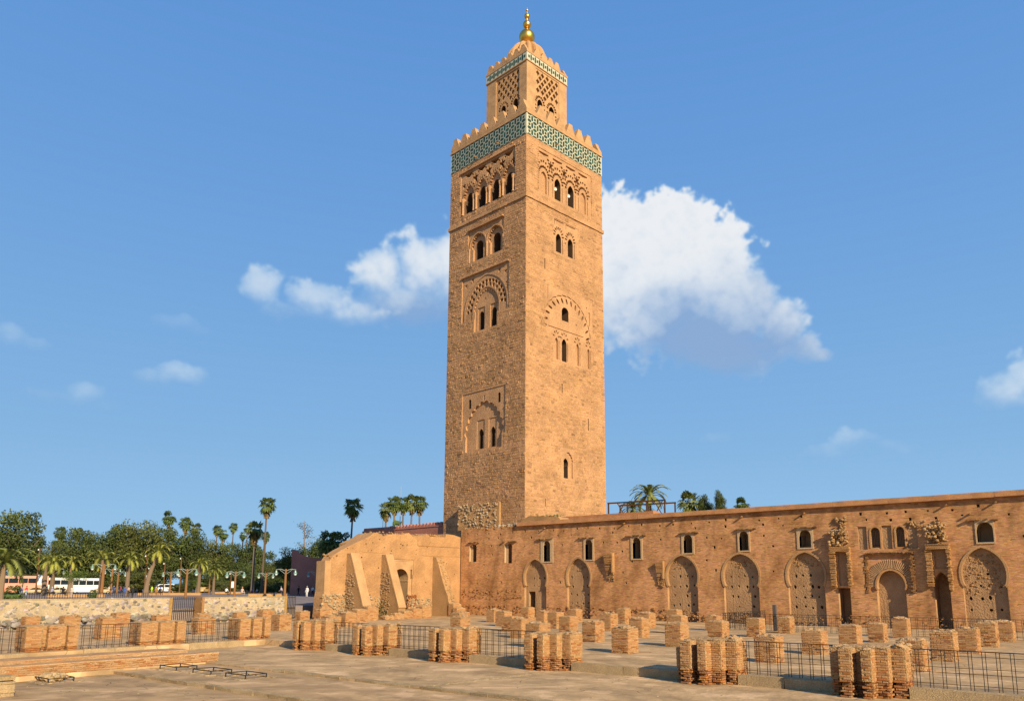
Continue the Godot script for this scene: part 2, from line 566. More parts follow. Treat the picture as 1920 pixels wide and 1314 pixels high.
func ground() -> void:
	slab("ground", -1500, 1500, -1500, 1500, -.62, .2, M.paving, Color(.8, .8, .8))
	slab("street_square", -900, -63.6, -700, 500, PLAZA, 1.6, M.asphalt)
	slab("carriage_road", -250, -186, -260, 120, PLAZA + .004, .004, M.asphalt, Color(.7, .72, .78))
	slab("pier_court_paving", -63.6, 22, -59.4, -25.5, 0., .6, M.paving)
	slab("side_court_paving", -63.6, -40.35, -25.5, 14, 0., .6, M.paving)
	var lower := slab("lower_court_paving", -40.35, 22, -25.5, -18.25, LOW, .31, M.paving, Color(1.02, 1.02, 1.02))
	var middle := slab("middle_court_paving", -33.3, 22, -18.25, -14.45, -.37, .24, M.paving, Color(.93, .92, .92))
	slab("gully_paving", -40.35, -33.3, -18.25, 14, LOW, .31, M.paving)
	var front := slab("near_court_paving", -33.3, 22, -14.45, 14, -.48, .13, M.paving, Color(.9, .89, .89))
	rng.seed = 301
	rough_edge(lower, "broken_edge", -28.2, 14, -18.25, -.4, LOW)
	rough_edge(middle, "broken_edge", -32.2, 14, -14.45, -.5, -.37, .25)
	# a worn ridge of pale mortar across the lower court, and pale scrapes
	var b := MB.new()
	for i in 26:
		var t := i / 25.
		b.rock(Vector3(lerpf(-19.75, -19.3, t) + rng.randf_range(-.05, .05), LOW, lerpf(-18.5, -23.7, t)), Vector3(.32, .05, .34), Color(1.25, 1.2, 1.1) * rng.randf_range(.8, 1.), rng)
	part("mortar_ridge", b.done(M.concrete), lower)
	var s := MB.new()
	for i in 70:
		var at := Vector3(rng.randf_range(-36, -8), LOW, rng.randf_range(-24, -18.6))
		s.rock(at, Vector3(.07, .03, .06) * rng.randf_range(.5, 1.5), Color(1.2, 1.15, 1.05), rng)
	part("pebbles", s.done(M.concrete), lower, Transform3D.IDENTITY, true)
	s = MB.new()
	for i in 160:
		s.rock(Vector3(rng.randf_range(-32, -6), -.48, rng.randf_range(-14.2, -4)), Vector3(.06, .03, .05) * rng.randf_range(.5, 1.8), Color(1.1, 1.05, .98) * rng.randf_range(.6, 1.1), rng)
	part("pebbles", s.done(M.concrete), front, Transform3D.IDENTITY, true)
	# kerbs: one stone kerb under each iron fence
	rng.seed = 77


func kerb(x0: float, x1: float, z0: float, z1: float, label: String) -> void:
	var t := thing("stone_kerb", label, "kerb", Vector3((x0 + x1) / 2, LOW, (z0 + z1) / 2), 0., "kerbs under the iron fences")
	var along_x := x1 - x0 > z1 - z0
	var l := x1 - x0 if along_x else z1 - z0
	var n := maxi(2, int(l / 1.1))
	for i in n:
		var b := MB.new()
		var c := (i + .5) / n * l - l / 2
		var s := Vector3(l / n - .012, .325, .42) if along_x else Vector3(.42, .325, l / n - .012)
		b.rough_box(Vector3(c, .3 / 2 + .005, 0) if along_x else Vector3(0, .3 / 2 + .005, c), s, Color.WHITE * rng.randf_range(.86, 1.1), .014, rng)
		part("kerb_stone", b.done(M.concrete), t)


# One ruined pier on the court's edge: a core with stepped pilasters. x = right edge of its foremost corner.
func edge_pier(x: float, label: String, singles := 300, wing := .85) -> void:
	var t := thing("edge_pier", label, "brick pier", Vector3(x, LOW, FRONT), 0., "ruined piers along the lower court")
	var blocks := [[-.95, -.56, -.5, .0, 1.43], [-.3, .0, -.5, .0, 1.42], [-1.02, .36, -1.6, -.42, 1.46], [.36, .75, -1.6, -.78, 1.45], [-1.36, -1.02, -1.6, -.46, 1.43 if wing > 1. else wing + .3]]
	var b := MB.new()
	var list := []
	for q in blocks:
		var h: float = q[4]
		# the core stands back where the lower courses are worn
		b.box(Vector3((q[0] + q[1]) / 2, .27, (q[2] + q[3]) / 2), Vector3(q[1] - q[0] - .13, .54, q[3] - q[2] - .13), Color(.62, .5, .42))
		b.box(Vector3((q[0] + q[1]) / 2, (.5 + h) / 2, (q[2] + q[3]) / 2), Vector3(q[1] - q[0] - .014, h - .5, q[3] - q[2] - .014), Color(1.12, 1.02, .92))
		var worn := rng.randf_range(.5, .75)
		lay(list, Vector3(q[0], 0, q[3]), Vector3.RIGHT, Vector3.BACK, q[1] - q[0], h - .01, worn, .235)
		var deep: float = q[3] - q[2]
		if q == blocks[2]:
			deep = .36
		if q == blocks[0] or q == blocks[1]:
			deep = .09 + .41
		if q != blocks[4]:
			lay(list, Vector3(q[1], 0, q[3]), Vector3.FORWARD, Vector3.RIGHT, deep, h - .01, worn, .235, .074, 1)
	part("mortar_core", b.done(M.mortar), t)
	place_bricks(list, t, singles)
	for q in blocks:
		cap(t, q[0], q[1], q[2], q[3], q[4], .05 if q != blocks[3] else .12)
	var top := MB.new()      # whitish broken core on the right shoulder
	for i in rng.randi_range(5, 16):
		top.rock(Vector3(rng.randf_range(.3, .72), 1.44 + rng.randf_range(-.05, .1), rng.randf_range(-1.5, -.82)), Vector3(.26, .16, .26) * rng.randf_range(.6, 1.2), Color(1.35, 1.3, 1.22) * rng.randf_range(.75, 1.05), rng)
	part("broken_core", top.done(M.mortar), t, Transform3D.IDENTITY, true)
	t.scale.y = rng.randf_range(.95, 1.04)


# The same on the left edge of the court, seen from its lit side; z = its far corner, run towards the viewer.
func side_pier(z: float, run: float, label: String, singles := 300) -> void:
	var t := thing("edge_pier", label, "brick pier", Vector3(-40.9, LOW, z), 0., "ruined piers along the lower court")
	var b := MB.new()
	var list := []
	var cuts := [[0., .3, .0], [.3, .42, -.28], [.42, .68, .0], [.68, .8, -.28], [.8, 1., .0]]
	for q in cuts:
		var z1: float = -q[0] * run + run
		var z0: float = -q[1] * run + run
		var f: float = q[2]
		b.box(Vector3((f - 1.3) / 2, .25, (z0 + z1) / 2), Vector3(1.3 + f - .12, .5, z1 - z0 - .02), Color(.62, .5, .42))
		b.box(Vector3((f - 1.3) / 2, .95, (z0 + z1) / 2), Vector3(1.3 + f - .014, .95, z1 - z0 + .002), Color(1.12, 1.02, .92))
		lay(list, Vector3(f, 0, z1), Vector3.FORWARD, Vector3.RIGHT, z1 - z0, 1.42, .55, .25)
		if f == 0.:
			lay(list, Vector3(-1.3 if q[0] == 0. else -.28, 0, z1), Vector3.RIGHT, Vector3.BACK, 1.3 if q[0] == 0. else .28, 1.42, .55, .25)
		cap(t, -1.3, f, z0, z1, 1.43, .05)
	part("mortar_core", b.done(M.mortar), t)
	place_bricks(list, t, singles)


func stump_mesh(t: Node3D, w: float, d: float, h: float, singles: int) -> void:
	# origin at the foot of the corner nearest to the viewer; the stump lies towards -x and -z
	var b := MB.new()
	b.box(Vector3(-w / 2, h / 2, -d / 2), Vector3(w - .014, h, d - .014), Color(1.02, .93, .85))
	part("mortar_core", b.done(M.mortar), t)
	var list := []
	var worn := rng.randf_range(.05, .6)
	lay(list, Vector3(-w, 0, 0), Vector3.RIGHT, Vector3.BACK, w, h, worn)
	lay(list, Vector3(0, 0, 0), Vector3.FORWARD, Vector3.RIGHT, d, h, worn, .265, .074, 1)
	place_bricks(list, t, singles)
	cap(t, -w, 0, -d, 0, h, rng.randf_range(.05, .1), Color(1.25, 1.22, 1.15))
	if rng.randf() < .6:      # a lump of the old core left on top
		var r := MB.new()
		for i in rng.randi_range(3, 7):
			r.rock(Vector3(-rng.randf_range(.1, .75) * w, h + .03, -rng.randf_range(.1, .8) * d), Vector3(.3, rng.randf_range(.1, .2), .26), Color(1.25, 1.2, 1.12) * rng.randf_range(.8, 1.05), rng)
		part("broken_core", r.done(M.mortar), t, Transform3D.IDENTITY, true)


func stumps() -> void:
	rng.seed = 510
	var group := "square pier stumps in the court"
	# columns from the right, rows from the fences back to the wall
	var xs := [-7.22, -12.45, -19.36, -24.43, -29.65, -34.3, -39.1, -44.3]
	var zs := [-30.15, -34.95, -39.6, -44.35, -49.05, -53.2]
	var gone := ["4,0", "5,0", "6,0", "7,0", "7,1", "6,1", "7,2", "0,5", "1,5", "2,5", "5,4", "3,5", "7,3"]
	var protos: Array[Node3D] = []
	for j in zs.size():
		for i in xs.size():
			if "%d,%d" % [i, j] in gone:
				continue
			var label := "square brick stump, %s from the right in the %s row behind the fences" % [ORD[i], ORD[j]]
			var at := Vector3(xs[i] + rng.randf_range(-.08, .08), 0, zs[j] + rng.randf_range(-.12, .12))
			var tall := rng.randf_range(.88, 1.1)
			if j == 0 and i < 4 or j == 1 and i < 3:
				var t := thing("pier_stump", label, "brick pier", at, 0., group)
				stump_mesh(t, .87, .89, 1.07 * tall, 300)
			elif protos.size() < 8:
				var t := thing("pier_stump", label, "brick pier", at, 0., group)
				stump_mesh(t, .86, .88, 1.06, 0)
				protos.append(t)
			else:
				copy(protos[rng.randi() % 8], label, at, 0., Vector3(rng.randf_range(.93, 1.05), tall, rng.randf_range(.95, 1.06)))
	# the stumps of the left part, nearer to the rubble wall: corner x, z, height
	var left := [[-46.84, -30.62, 1.05, "lit brick pier stump standing alone left of the leftmost front pier"], [-55.2, -34.6, 1.09, "tall brick pier stump in front of the rubble wall, behind the corner pier"], [-61.6, -36.2, .72, "low flat brick stump against the rubble wall right of the first iron gate"],
		[-58.76, -40.4, .78, "brick pier stump in front of the second iron gate"], [-57.4, -41.4, .95, "brick pier stump right of the second gate, below the rough wall end"], [-47.0, -34.7, .8, "low broad brick stump behind the fence of the leftmost front pier"],
		[-47.4, -36.4, 1.0, "brick pier stump below the first sloping buttress, leftmost of three"], [-51.7, -40.8, 1.05, "brick pier stump below the first sloping buttress, middle of three"], [-54.0, -43.7, 1.17, "brick pier stump at the foot of the first sloping buttress, rightmost of three"],
		[-47.15, -25.2, 1.0, "brick pier stump behind the second fence of the left side"], [-60.9, -32.6, .75, "brick stump standing in front of the first iron gate"], [-60.9, -29.2, .72, "broad low brick stump against the rubble wall left of the first gate"],
		[-61.2, -26.4, .95, "broad brick stump against the rubble wall, second left of the first gate"], [-61.4, -20.6, .86, "brick stump among loose boulders near the left end of the rubble wall"], [-53.56, -20.06, 1.1, "brick pier stump behind the left fence, left of the two there"],
		[-47.1, -19.6, 1.14, "wide brick pier stump behind the left fence, right of the two there"], [-60.5, -17., .8, "brick stump at the left edge of the view before the rubble wall"], [-46.95, -13.4, 1.08, "brick pier stump behind the nearest fence at the left edge of the view"]]
	for q in left:
		copy(protos[rng.randi() % 8], q[3], Vector3(q[0], 0, q[1]), 0., Vector3(rng.randf_range(.95, 1.2), q[2] / 1.06, rng.randf_range(1., 1.3)))


# An iron fence of paired upright bars. From (0, 0) along +x for l metres.
func fence(at: Vector3, turn: float, l: float, label: String, spikes := false) -> void:
	var t := thing("iron_fence", label, "fence", at, turn, "black iron fences between the edge piers")
	for y in [1.1, .95, .62, .47, .15]:
		var b := MB.new()
		b.box(Vector3(l / 2, y, .004), Vector3(l, .026 if y > 1. else .014, .012 if y < 1. else .026), Color.WHITE)
		part("rail", b.done(M.iron), t)
	var bar := MB.new()
	bar.box(Vector3(0, .56, -.012), Vector3(.017, 1.1, .015), Color.WHITE)
	var mesh := bar.done(M.iron)
	var n := maxi(2, roundi(l / .36))
	for i in n:
		for s in [-.045, .045]:
			part("bar", mesh, t, Transform3D(Basis.IDENTITY, Vector3((i + .5) * l / n + s, 0, 0)))


func brick_steps() -> void:
	rng.seed = 640
	var t := thing("brick_step", "long low two-stepped brick platform at the left of the lower court", "brick steps", Vector3(-33.4, LOW, -18.9))
	var b := MB.new()
	var far := 24.
	b.box(Vector3(-.6, .16, far / 2), Vector3(1.18, .33, far - .03), Color(1.35, 1.25, 1.12))
	b.box(Vector3(-1.5, .23, far / 2 + .5), Vector3(1.38, .47, far - 1.03), Color(1.35, 1.25, 1.12))
	part("mortar_core", b.done(M.mortar), t)
	for i in 24:
		var s := MB.new()
		s.rough_box(Vector3(-.42, .345, i + .5), Vector3(.84, .05, .99), Color.WHITE * rng.randf_range(.95, 1.15), .008, rng)
		part("tread_slab", s.done(M.plaster), t)
		if i:
			var u := MB.new()
			u.rough_box(Vector3(-1.5, .485, i + .5), Vector3(1.34, .04, .99), Color.WHITE * rng.randf_range(.9, 1.1), .008, rng)
			part("tread_slab", u.done(M.plaster), t)
	var list := []
	lay(list, Vector3(0, 0, far), Vector3.FORWARD, Vector3.RIGHT, far, .32, .0, .29, .079)
	lay(list, Vector3(-.82, .345, far), Vector3.FORWARD, Vector3.RIGHT, far - 1., .14, .0, .29, .07, 1)
	for q in list:
		q[1] = 2 if rng.randf() < .3 else q[1]
		q[0] = (q[0] as Transform3D).scaled_local(Vector3(.94, .66, 1.))
	place_bricks(list, t, 300)


func tree_pits() -> void:
	rng.seed = 71
	var spots := [[-32.7, -12.1, "iron frame round a heap of pale rubble, nearest the left edge", true], [-32.1, -16.45, "low iron frame on the paving, leftmost of the three in a line", false], [-29.65, -16.55, "low iron frame on the paving, middle of the three in a line", false], [-27.35, -16.6, "low iron frame on the paving, rightmost of the three in a line", false]]
	for q in spots:
		var y := -.37 if q[1] < -14.5 else -.48
		var t := thing("ground_frame", q[2], "iron frame", Vector3(q[0], y, q[1]), 0., "low iron frames on the paving")
		var s := MB.new()
		for i in 14:
			var a := TAU * i / 14
			var p := Vector3(clampf(cos(a) * 1.3, -.85, .85), 0, clampf(sin(a) * 1.1, -.6, .6))
			s.rock(p, Vector3(.38, .07, .3), Color.WHITE * rng.randf_range(.75, 1.1), rng)
		part("mortar_border", s.done(M.concrete), t)
		for e in [[0., .42, 1.36, .03], [0., -.42, 1.36, .03], [.67, 0., .03, .84], [-.67, 0., .03, .84]]:
			var b := MB.new()
			b.box(Vector3(e[0], .14, e[1]), Vector3(e[2], .03, e[3]), Color.WHITE)
			part("rail", b.done(M.iron), t)
		for sx in [-1, 1]:
			for sz in [-1, 1]:
				var b := MB.new()
				b.box(Vector3(.67 * sx, .07, .42 * sz), Vector3(.034, .15, .034), Color.WHITE)
				part("leg", b.done(M.iron), t)
		if q[3]:
			var r := MB.new()
			for i in 22:
				r.rock(Vector3(rng.randf_range(-.45, .45), rng.randf_range(.02, .2), rng.randf_range(-.3, .3)), Vector3(.34, .22, .3), Color(1.1, 1.1, 1.1) * rng.randf_range(.8, 1.1), rng)
			part("rubble", r.done(M.concrete), t)


func court() -> void:
	edge_pier(-7.3, "ruined brick pier with stepped pilasters, rightmost along the court edge", 300, 1.2)
	edge_pier(-12.63, "ruined brick pier with a low shaded wing, second from the right")
	edge_pier(-19.57, "ruined brick pier with whitish broken top, third from the right")
	edge_pier(-25.05, "ruined brick pier with stepped pilasters, fourth from the right")
	edge_pier(-30.3, "ruined brick pier with stepped pilasters, fifth from the right")
	edge_pier(-35.2, "ruined brick pier beside the open gap in the kerb", 250)
	side_pier(-26.2, 1.9, "ruined brick pier at the far left corner of the lower court", 250)
	side_pier(-21.2, 2.3, "long ruined brick pier between the two left fences", 250)
	side_pier(-16.0, 2.2, "long ruined brick pier nearest the left edge of the view", 250)
	for q in [[-11.9, -8.66, "right of the second pier from the right"], [-6.55, 3., "running off at the right edge"], [-24.3, -20.95, "between the third and fourth pier from the right"], [-29.55, -26.42, "between the fourth and fifth pier from the right"], [-34.45, -31.67, "right of the leftmost front pier"]]:
		kerb(q[0] + .02, q[1], -25.66, -25.24, "rough pale stone kerb " + q[2])
		fence(Vector3(q[0] + .02, 0, -25.72), 0., q[1] - q[0], "black iron fence of paired bars " + q[2])
	fence(Vector3(-24.9, 0, -50.9), 0., 30., "long black iron fence in front of the arched wall, right half of the court")
	fence(Vector3(-24.9, 0, -50.9), PI / 2, 7.4, "iron fence running back to the arched wall beside a blocked arch")
	var po := thing("fence_post", "single dark wooden post standing in the fence before the arched wall", "post", Vector3(-21.2, 0, -51.1))
	var pb := MB.new()
	pb.box(Vector3(0, .85, 0), Vector3(.22, 1.7, .22), Color(.12, .1, .09))
	part("post", pb.done(M.bark), po)
	kerb(-18.8, -14.0, -25.66, -25.24, "rough stone kerb without a fence between the second and third pier")
	for q in [[-24.25, -21.15, "right one on the left side"], [-18.85, -16.05, "middle one on the left side"], [-13.75, -6., "cut by the left edge of the view"]]:
		kerb(-40.72, -40.3, q[0], q[1], "pale stone kerb along the left court, " + q[2])
		fence(Vector3(-40.95, 0, q[1]), PI / 2, q[1] - q[0], "black iron fence of paired bars, " + q[2])
	var t := thing("stone_block", "pale rough stone block in the lower left corner of the view", "stone block", Vector3(-29.27, -.48, -9.12))
	var b := MB.new()
	for i in 5:
		b.rough_box(Vector3(-.35, .06 + i * .12, .0), Vector3(.95, .125, 1.1), Color(1.2, 1.15, 1.08) * rng.randf_range(.85, 1.05), .03, rng)
	part("block", b.done(M.concrete), t)


# ---------------------------------------------------------------- arches and cuts
# An arch outline: straight jambs from bottom up to the spring, then two arcs round (cx +- (R - hw), mid) meeting at the apex.
func arch(cx: float, bottom: float, mid: float, hw: float, apex: float, lobes := 0, lobe := .0, pinch := 0., jamb := 0.) -> PackedVector2Array:
	var rise := maxf(apex - mid, hw)
	var R := (hw * hw + rise * rise) / (2. * hw)
	var low := mid - pinch
	var a0 := PI
	var a1 := acos(clampf((R - hw) / R, -1, 1))
	var half := PackedVector2Array()
	if pinch > 0.:        # horseshoe: the curve turns in again below its widest line
		for i in 7:
			var t := 1. - i / 7.
			half.append(Vector2(cx - hw + pinch * .3 * (1. - cos(t * PI / 2)), mid - pinch * sin(t * PI / 2)))
	var n := lobes if lobes else 20
	for i in n + 1:       # left arc: from the spring up to the apex, round the point (cx + R - hw, mid)
		var a := lerpf(a0, PI - a1, float(i) / n)
		half.append(Vector2(cx + R - hw + cos(a) * R, mid + sin(a) * R))
	var left := PackedVector2Array()
	for i in half.size() - 1:
		left.append(half[i])
		if lobes and pinch <= 0.:
			var p := half[i]; var q := half[i + 1]
			var out := (q - p).orthogonal().normalized()
			if out.x > 0 and out.y < 0 or out.dot((p + q) / 2 - Vector2(cx, mid - .3)) < 0:
				out = -out
			for j in range(1, 6):
				var t := j / 6.
				left.append(p.lerp(q, t) + out * sin(t * PI) * lobe)
	left.append(Vector2(cx, half[-1].y))
	var pts := PackedVector2Array()
	var jw := jamb if jamb > 0. else cx - half[0].x
	pts.append(Vector2(cx - jw, bottom))
	if jamb > 0.:
		pts.append(Vector2(cx - jw, low - .12))
	for p in left:
		pts.append(p)
	for i in range(left.size() - 2, -1, -1):
		pts.append(Vector2(2. * cx - left[i].x, left[i].y))
	if jamb > 0.:
		pts.append(Vector2(cx + jw, low - .12))
	pts.append(Vector2(cx + jw, bottom))
	return pts


func rect(x0: float, x1: float, y0: float, y1: float) -> PackedVector2Array:
	return PackedVector2Array([Vector2(x0, y0), Vector2(x1, y0), Vector2(x1, y1), Vector2(x0, y1)])


func oval(cx: float, cy: float, rx: float, ry: float, turn := 0., n := 9) -> PackedVector2Array:
	var p := PackedVector2Array()
	for i in n:
		p.append(Vector2(cx, cy) + (Vector2(cos(TAU * i / n) * rx, sin(TAU * i / n) * ry)).rotated(turn))
	return p


func palmette(cx: float, cy: float, s: float) -> PackedVector2Array:     # a pierced leaf: lobes above, a tail below
	var p := PackedVector2Array()
	for i in 26:
		var a := -PI / 2 + TAU * i / 26.
		var r := s * (.62 + .26 * cos(5. * (a - PI / 2)))
		var q := Vector2(cos(a) * r * .95, sin(a) * r)
		if q.y < 0:
			q.y *= 1.7
		p.append(Vector2(cx, cy) + q)
	return p


func cut(parent: CSGShape3D, x: Transform3D, poly: PackedVector2Array, depth: float, m: Material, from := 0.3) -> void:
	# removes poly from the face z = 0 of x down to depth
	var c := CSGPolygon3D.new()
	c.polygon = poly
	c.depth = depth + from
	c.operation = CSGShape3D.OPERATION_SUBTRACTION
	c.material = m
	c.transform = x * Transform3D(Basis.IDENTITY, Vector3(0, 0, from))
	parent.add_child(c, true)


func band_along(b: MB, line: PackedVector2Array, x: Transform3D, wide: float, proud: float, k: Color, inner := 0.) -> void:
	# a raised band laid outside an arch outline (given from left foot to right foot)
	var n := line.size()
	var inn := PackedVector3Array(); var outp := PackedVector3Array(); var bi := PackedVector3Array(); var bo := PackedVector3Array()
	for i in n:
		var d := (line[mini(i + 1, n - 1)] - line[maxi(i - 1, 0)]).normalized()
		var o := Vector2(-d.y, d.x)
		var a := line[i] + o * inner; var e := line[i] + o * (inner + wide)
		inn.append(x * Vector3(a.x, a.y, proud)); outp.append(x * Vector3(e.x, e.y, proud))
		bi.append(x * Vector3(a.x, a.y, -.05)); bo.append(x * Vector3(e.x, e.y, -.05))
	for i in n - 1:
		b.quad(inn[i], outp[i], outp[i + 1], inn[i + 1], k)
		b.quad(outp[i], bo[i], bo[i + 1], outp[i + 1], k)
		b.quad(bi[i], inn[i], inn[i + 1], bi[i + 1], k)
	b.quad(inn[0], bi[0], bo[0], outp[0], k)
	b.quad(inn[n - 1], outp[n - 1], bo[n - 1], bi[n - 1], k)


# ---------------------------------------------------------------- the minaret
func stones(t: Node3D, x: Transform3D, u0: float, u1: float, h0: float, h1: float, holes: Array, lit: bool, proud: float, singles: int) -> void:
	var cloud := FastNoiseLite.new()
	cloud.seed = 31; cloud.frequency = .16
	var list := []
	var h := h0
	while h < h1 - .1:
		var ch := minf(rng.randf_range(.17, .34), h1 - h)
		var u := u0 + rng.randf_range(0., .03)
		while u < u1 - .08:
			var w := rng.randf_range(.24, .66) if rng.randf() < .8 else rng.randf_range(.14, .26)
			var a := u
			var e := minf(u + w, u1)
			u += w
			if u1 - u < .2:
				e = u1; u = u1
			var skip := false
			for q in holes:
				if h + ch > q[2] and h < q[3]:
					if a >= q[0] - .02 and e <= q[1] + .02:
						skip = true
					elif a < q[0] and e > q[0]:
						e = q[0]
					elif a < q[1] and e > q[1]:
						a = q[1]
			if skip or e - a < .09 or rng.randf() < .02:
				continue
			list.append([a, e, h + .005, h + ch - .005])
		h += ch
	list.sort_custom(func(p, q): return (p[1] - p[0]) * (p[3] - p[2]) > (q[1] - q[0]) * (q[3] - q[2]))
	var rest := MB.new()
	for i in list.size():
		var q: Array = list[i]
		var b := rest if i >= singles else MB.new()
		var z := proud * rng.randf_range(.1, 1.)
		var big := clampf(((q[1] - q[0]) - .25) / .5, 0, 1)
		if rng.randf() < .08:
			z *= 2.
		var n := cloud.get_noise_2d(q[0], q[2])
		var tone := 1. + n * .16 + rng.randf_range(-.2, .14)
		var k := Color(tone, tone * rng.randf_range(.95, 1.03), tone * rng.randf_range(.86, 1.06))
		if rng.randf() < .05 + big * .05:
			k *= rng.randf_range(.62, .82)
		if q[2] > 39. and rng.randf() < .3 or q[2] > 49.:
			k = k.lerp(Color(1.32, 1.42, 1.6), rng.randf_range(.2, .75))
		var j := .02
		var p := PackedVector3Array()
		for s in [[q[0], q[2], -.06, .0], [q[0], q[2], z, .03], [q[1], q[2], -.06, .0], [q[1], q[2], z, .03], [q[1], q[3], -.06, .0], [q[1], q[3], z, .03], [q[0], q[3], -.06, .0], [q[0], q[3], z, .03]]:
			var inset: float = s[3] * rng.randf_range(.4, 1.5)
			var cu: float = s[0] + (inset if s[0] == q[0] else -inset) + rng.randf_range(-j, j) * (1. if s[3] > 0 else 0.)
			var cv: float = s[1] + (inset if s[1] == q[2] else -inset) * .7 + rng.randf_range(-j, j) * (.7 if s[3] > 0 else 0.)
			p.append(x * Vector3(clampf(cu, u0, u1), cv, s[2] + (rng.randf_range(-.4, .4) * z if s[3] > 0 else 0.)))
		b.quad(p[1], p[7], p[5], p[3], k)
		b.quad(p[0], p[1], p[3], p[2], k); b.quad(p[2], p[3], p[5], p[4], k); b.quad(p[4], p[5], p[7], p[6], k); b.quad(p[6], p[7], p[1], p[0], k)
		if i < singles:
			part("stone_block", b.done(M.sandstone), t)
	if rest.v.size():
		part("stonework", rest.done(M.sandstone), t, Transform3D.IDENTITY, true)


func tile_band(t: Node3D, x: Transform3D, u0: float, u1: float, h0: float, h1: float, cols: int, rows: int) -> void:
	# glazed green pieces set proud of a white ground: squares, upright and lying six-sided pieces
	var pw := (u1 - u0) / cols
	var ph := (h1 - h0) / rows
	var ground_ := MB.new()
	var p := PackedVector3Array()
	for i in 8:
		p.append(x * Vector3(u1 if i & 1 else u0, h1 if i & 2 else h0, .05 if i & 4 else -.1))
	ground_.hexa(p, Color(.44, .42, .30))
	part("tile_ground", ground_.done(M.glaze), t)
	for i in cols:
		for j in rows:
			var c := Vector2(u0 + (i + .5) * pw, h0 + (j + .5) * ph)
			var g := [rect(c.x - pw * .17, c.x + pw * .17, c.y - ph * .17, c.y + ph * .17)]
			if i < cols - 1:
				g.append(_hex(c + Vector2(pw * .5, 0), pw * .17, ph * .44, true))
			if j < rows - 1:
				g.append(_hex(c + Vector2(0, ph * .5), pw * .36, ph * .2, false))
			if rows > 1 and j == 0:
				g.append(rect(c.x - pw * .3, c.x + pw * .3, h0 + .02, h0 + ph * .17))
			if rows > 1 and j == rows - 1:
				g.append(rect(c.x - pw * .3, c.x + pw * .3, h1 - ph * .17, h1 - .02))
			for q in g:
				var b := MB.new()
				var dark := rng.randf_range(.6, 1.5)
				b.prism(q, x * Transform3D(Basis.IDENTITY, Vector3(0, 0, .068)), .03, Color(.012, .046, .024) * dark)
				part("tile", b.done(M.glaze), t)


func _hex(c: Vector2, w: float, h: float, upright: bool) -> PackedVector2Array:
	if upright:
		return PackedVector2Array([c + Vector2(-w, -h * .6), c + Vector2(0, -h), c + Vector2(w, -h * .6), c + Vector2(w, h * .6), c + Vector2(0, h), c + Vector2(-w, h * .6)])
	return PackedVector2Array([c + Vector2(-w, 0), c + Vector2(-w * .55, -h), c + Vector2(w * .55, -h), c + Vector2(w, 0), c + Vector2(w * .55, h), c + Vector2(-w * .55, h)])


func merlon(w: float, tall: float, thick: float) -> ArrayMesh:
	var b := MB.new()
	var p := PackedVector2Array()
	var n := 5
	for i in n:
		var y := tall * (.12 + .7 * i / n)
		var hw := w * .5 * (1. - .5 * i / (n - 1.))
		p.append(Vector2(-hw - .04, y)); p.append(Vector2(-hw, y + tall * .1))
	p.append(Vector2(-w * .2, tall)); p.append(Vector2(w * .2, tall))
	for i in range(n - 1, -1, -1):
		var y := tall * (.12 + .7 * i / n)
		var hw := w * .5 * (1. - .5 * i / (n - 1.))
		p.append(Vector2(hw, y + tall * .1)); p.append(Vector2(hw + .04, y))
	p.append(Vector2(w * .54, 0)); p.append(Vector2(-w * .54, 0))
	p.reverse()
	b.prism(p, Transform3D(Basis.IDENTITY, Vector3(0, 0, thick / 2)), thick, Color.WHITE)
	return b.done(M.plaster)


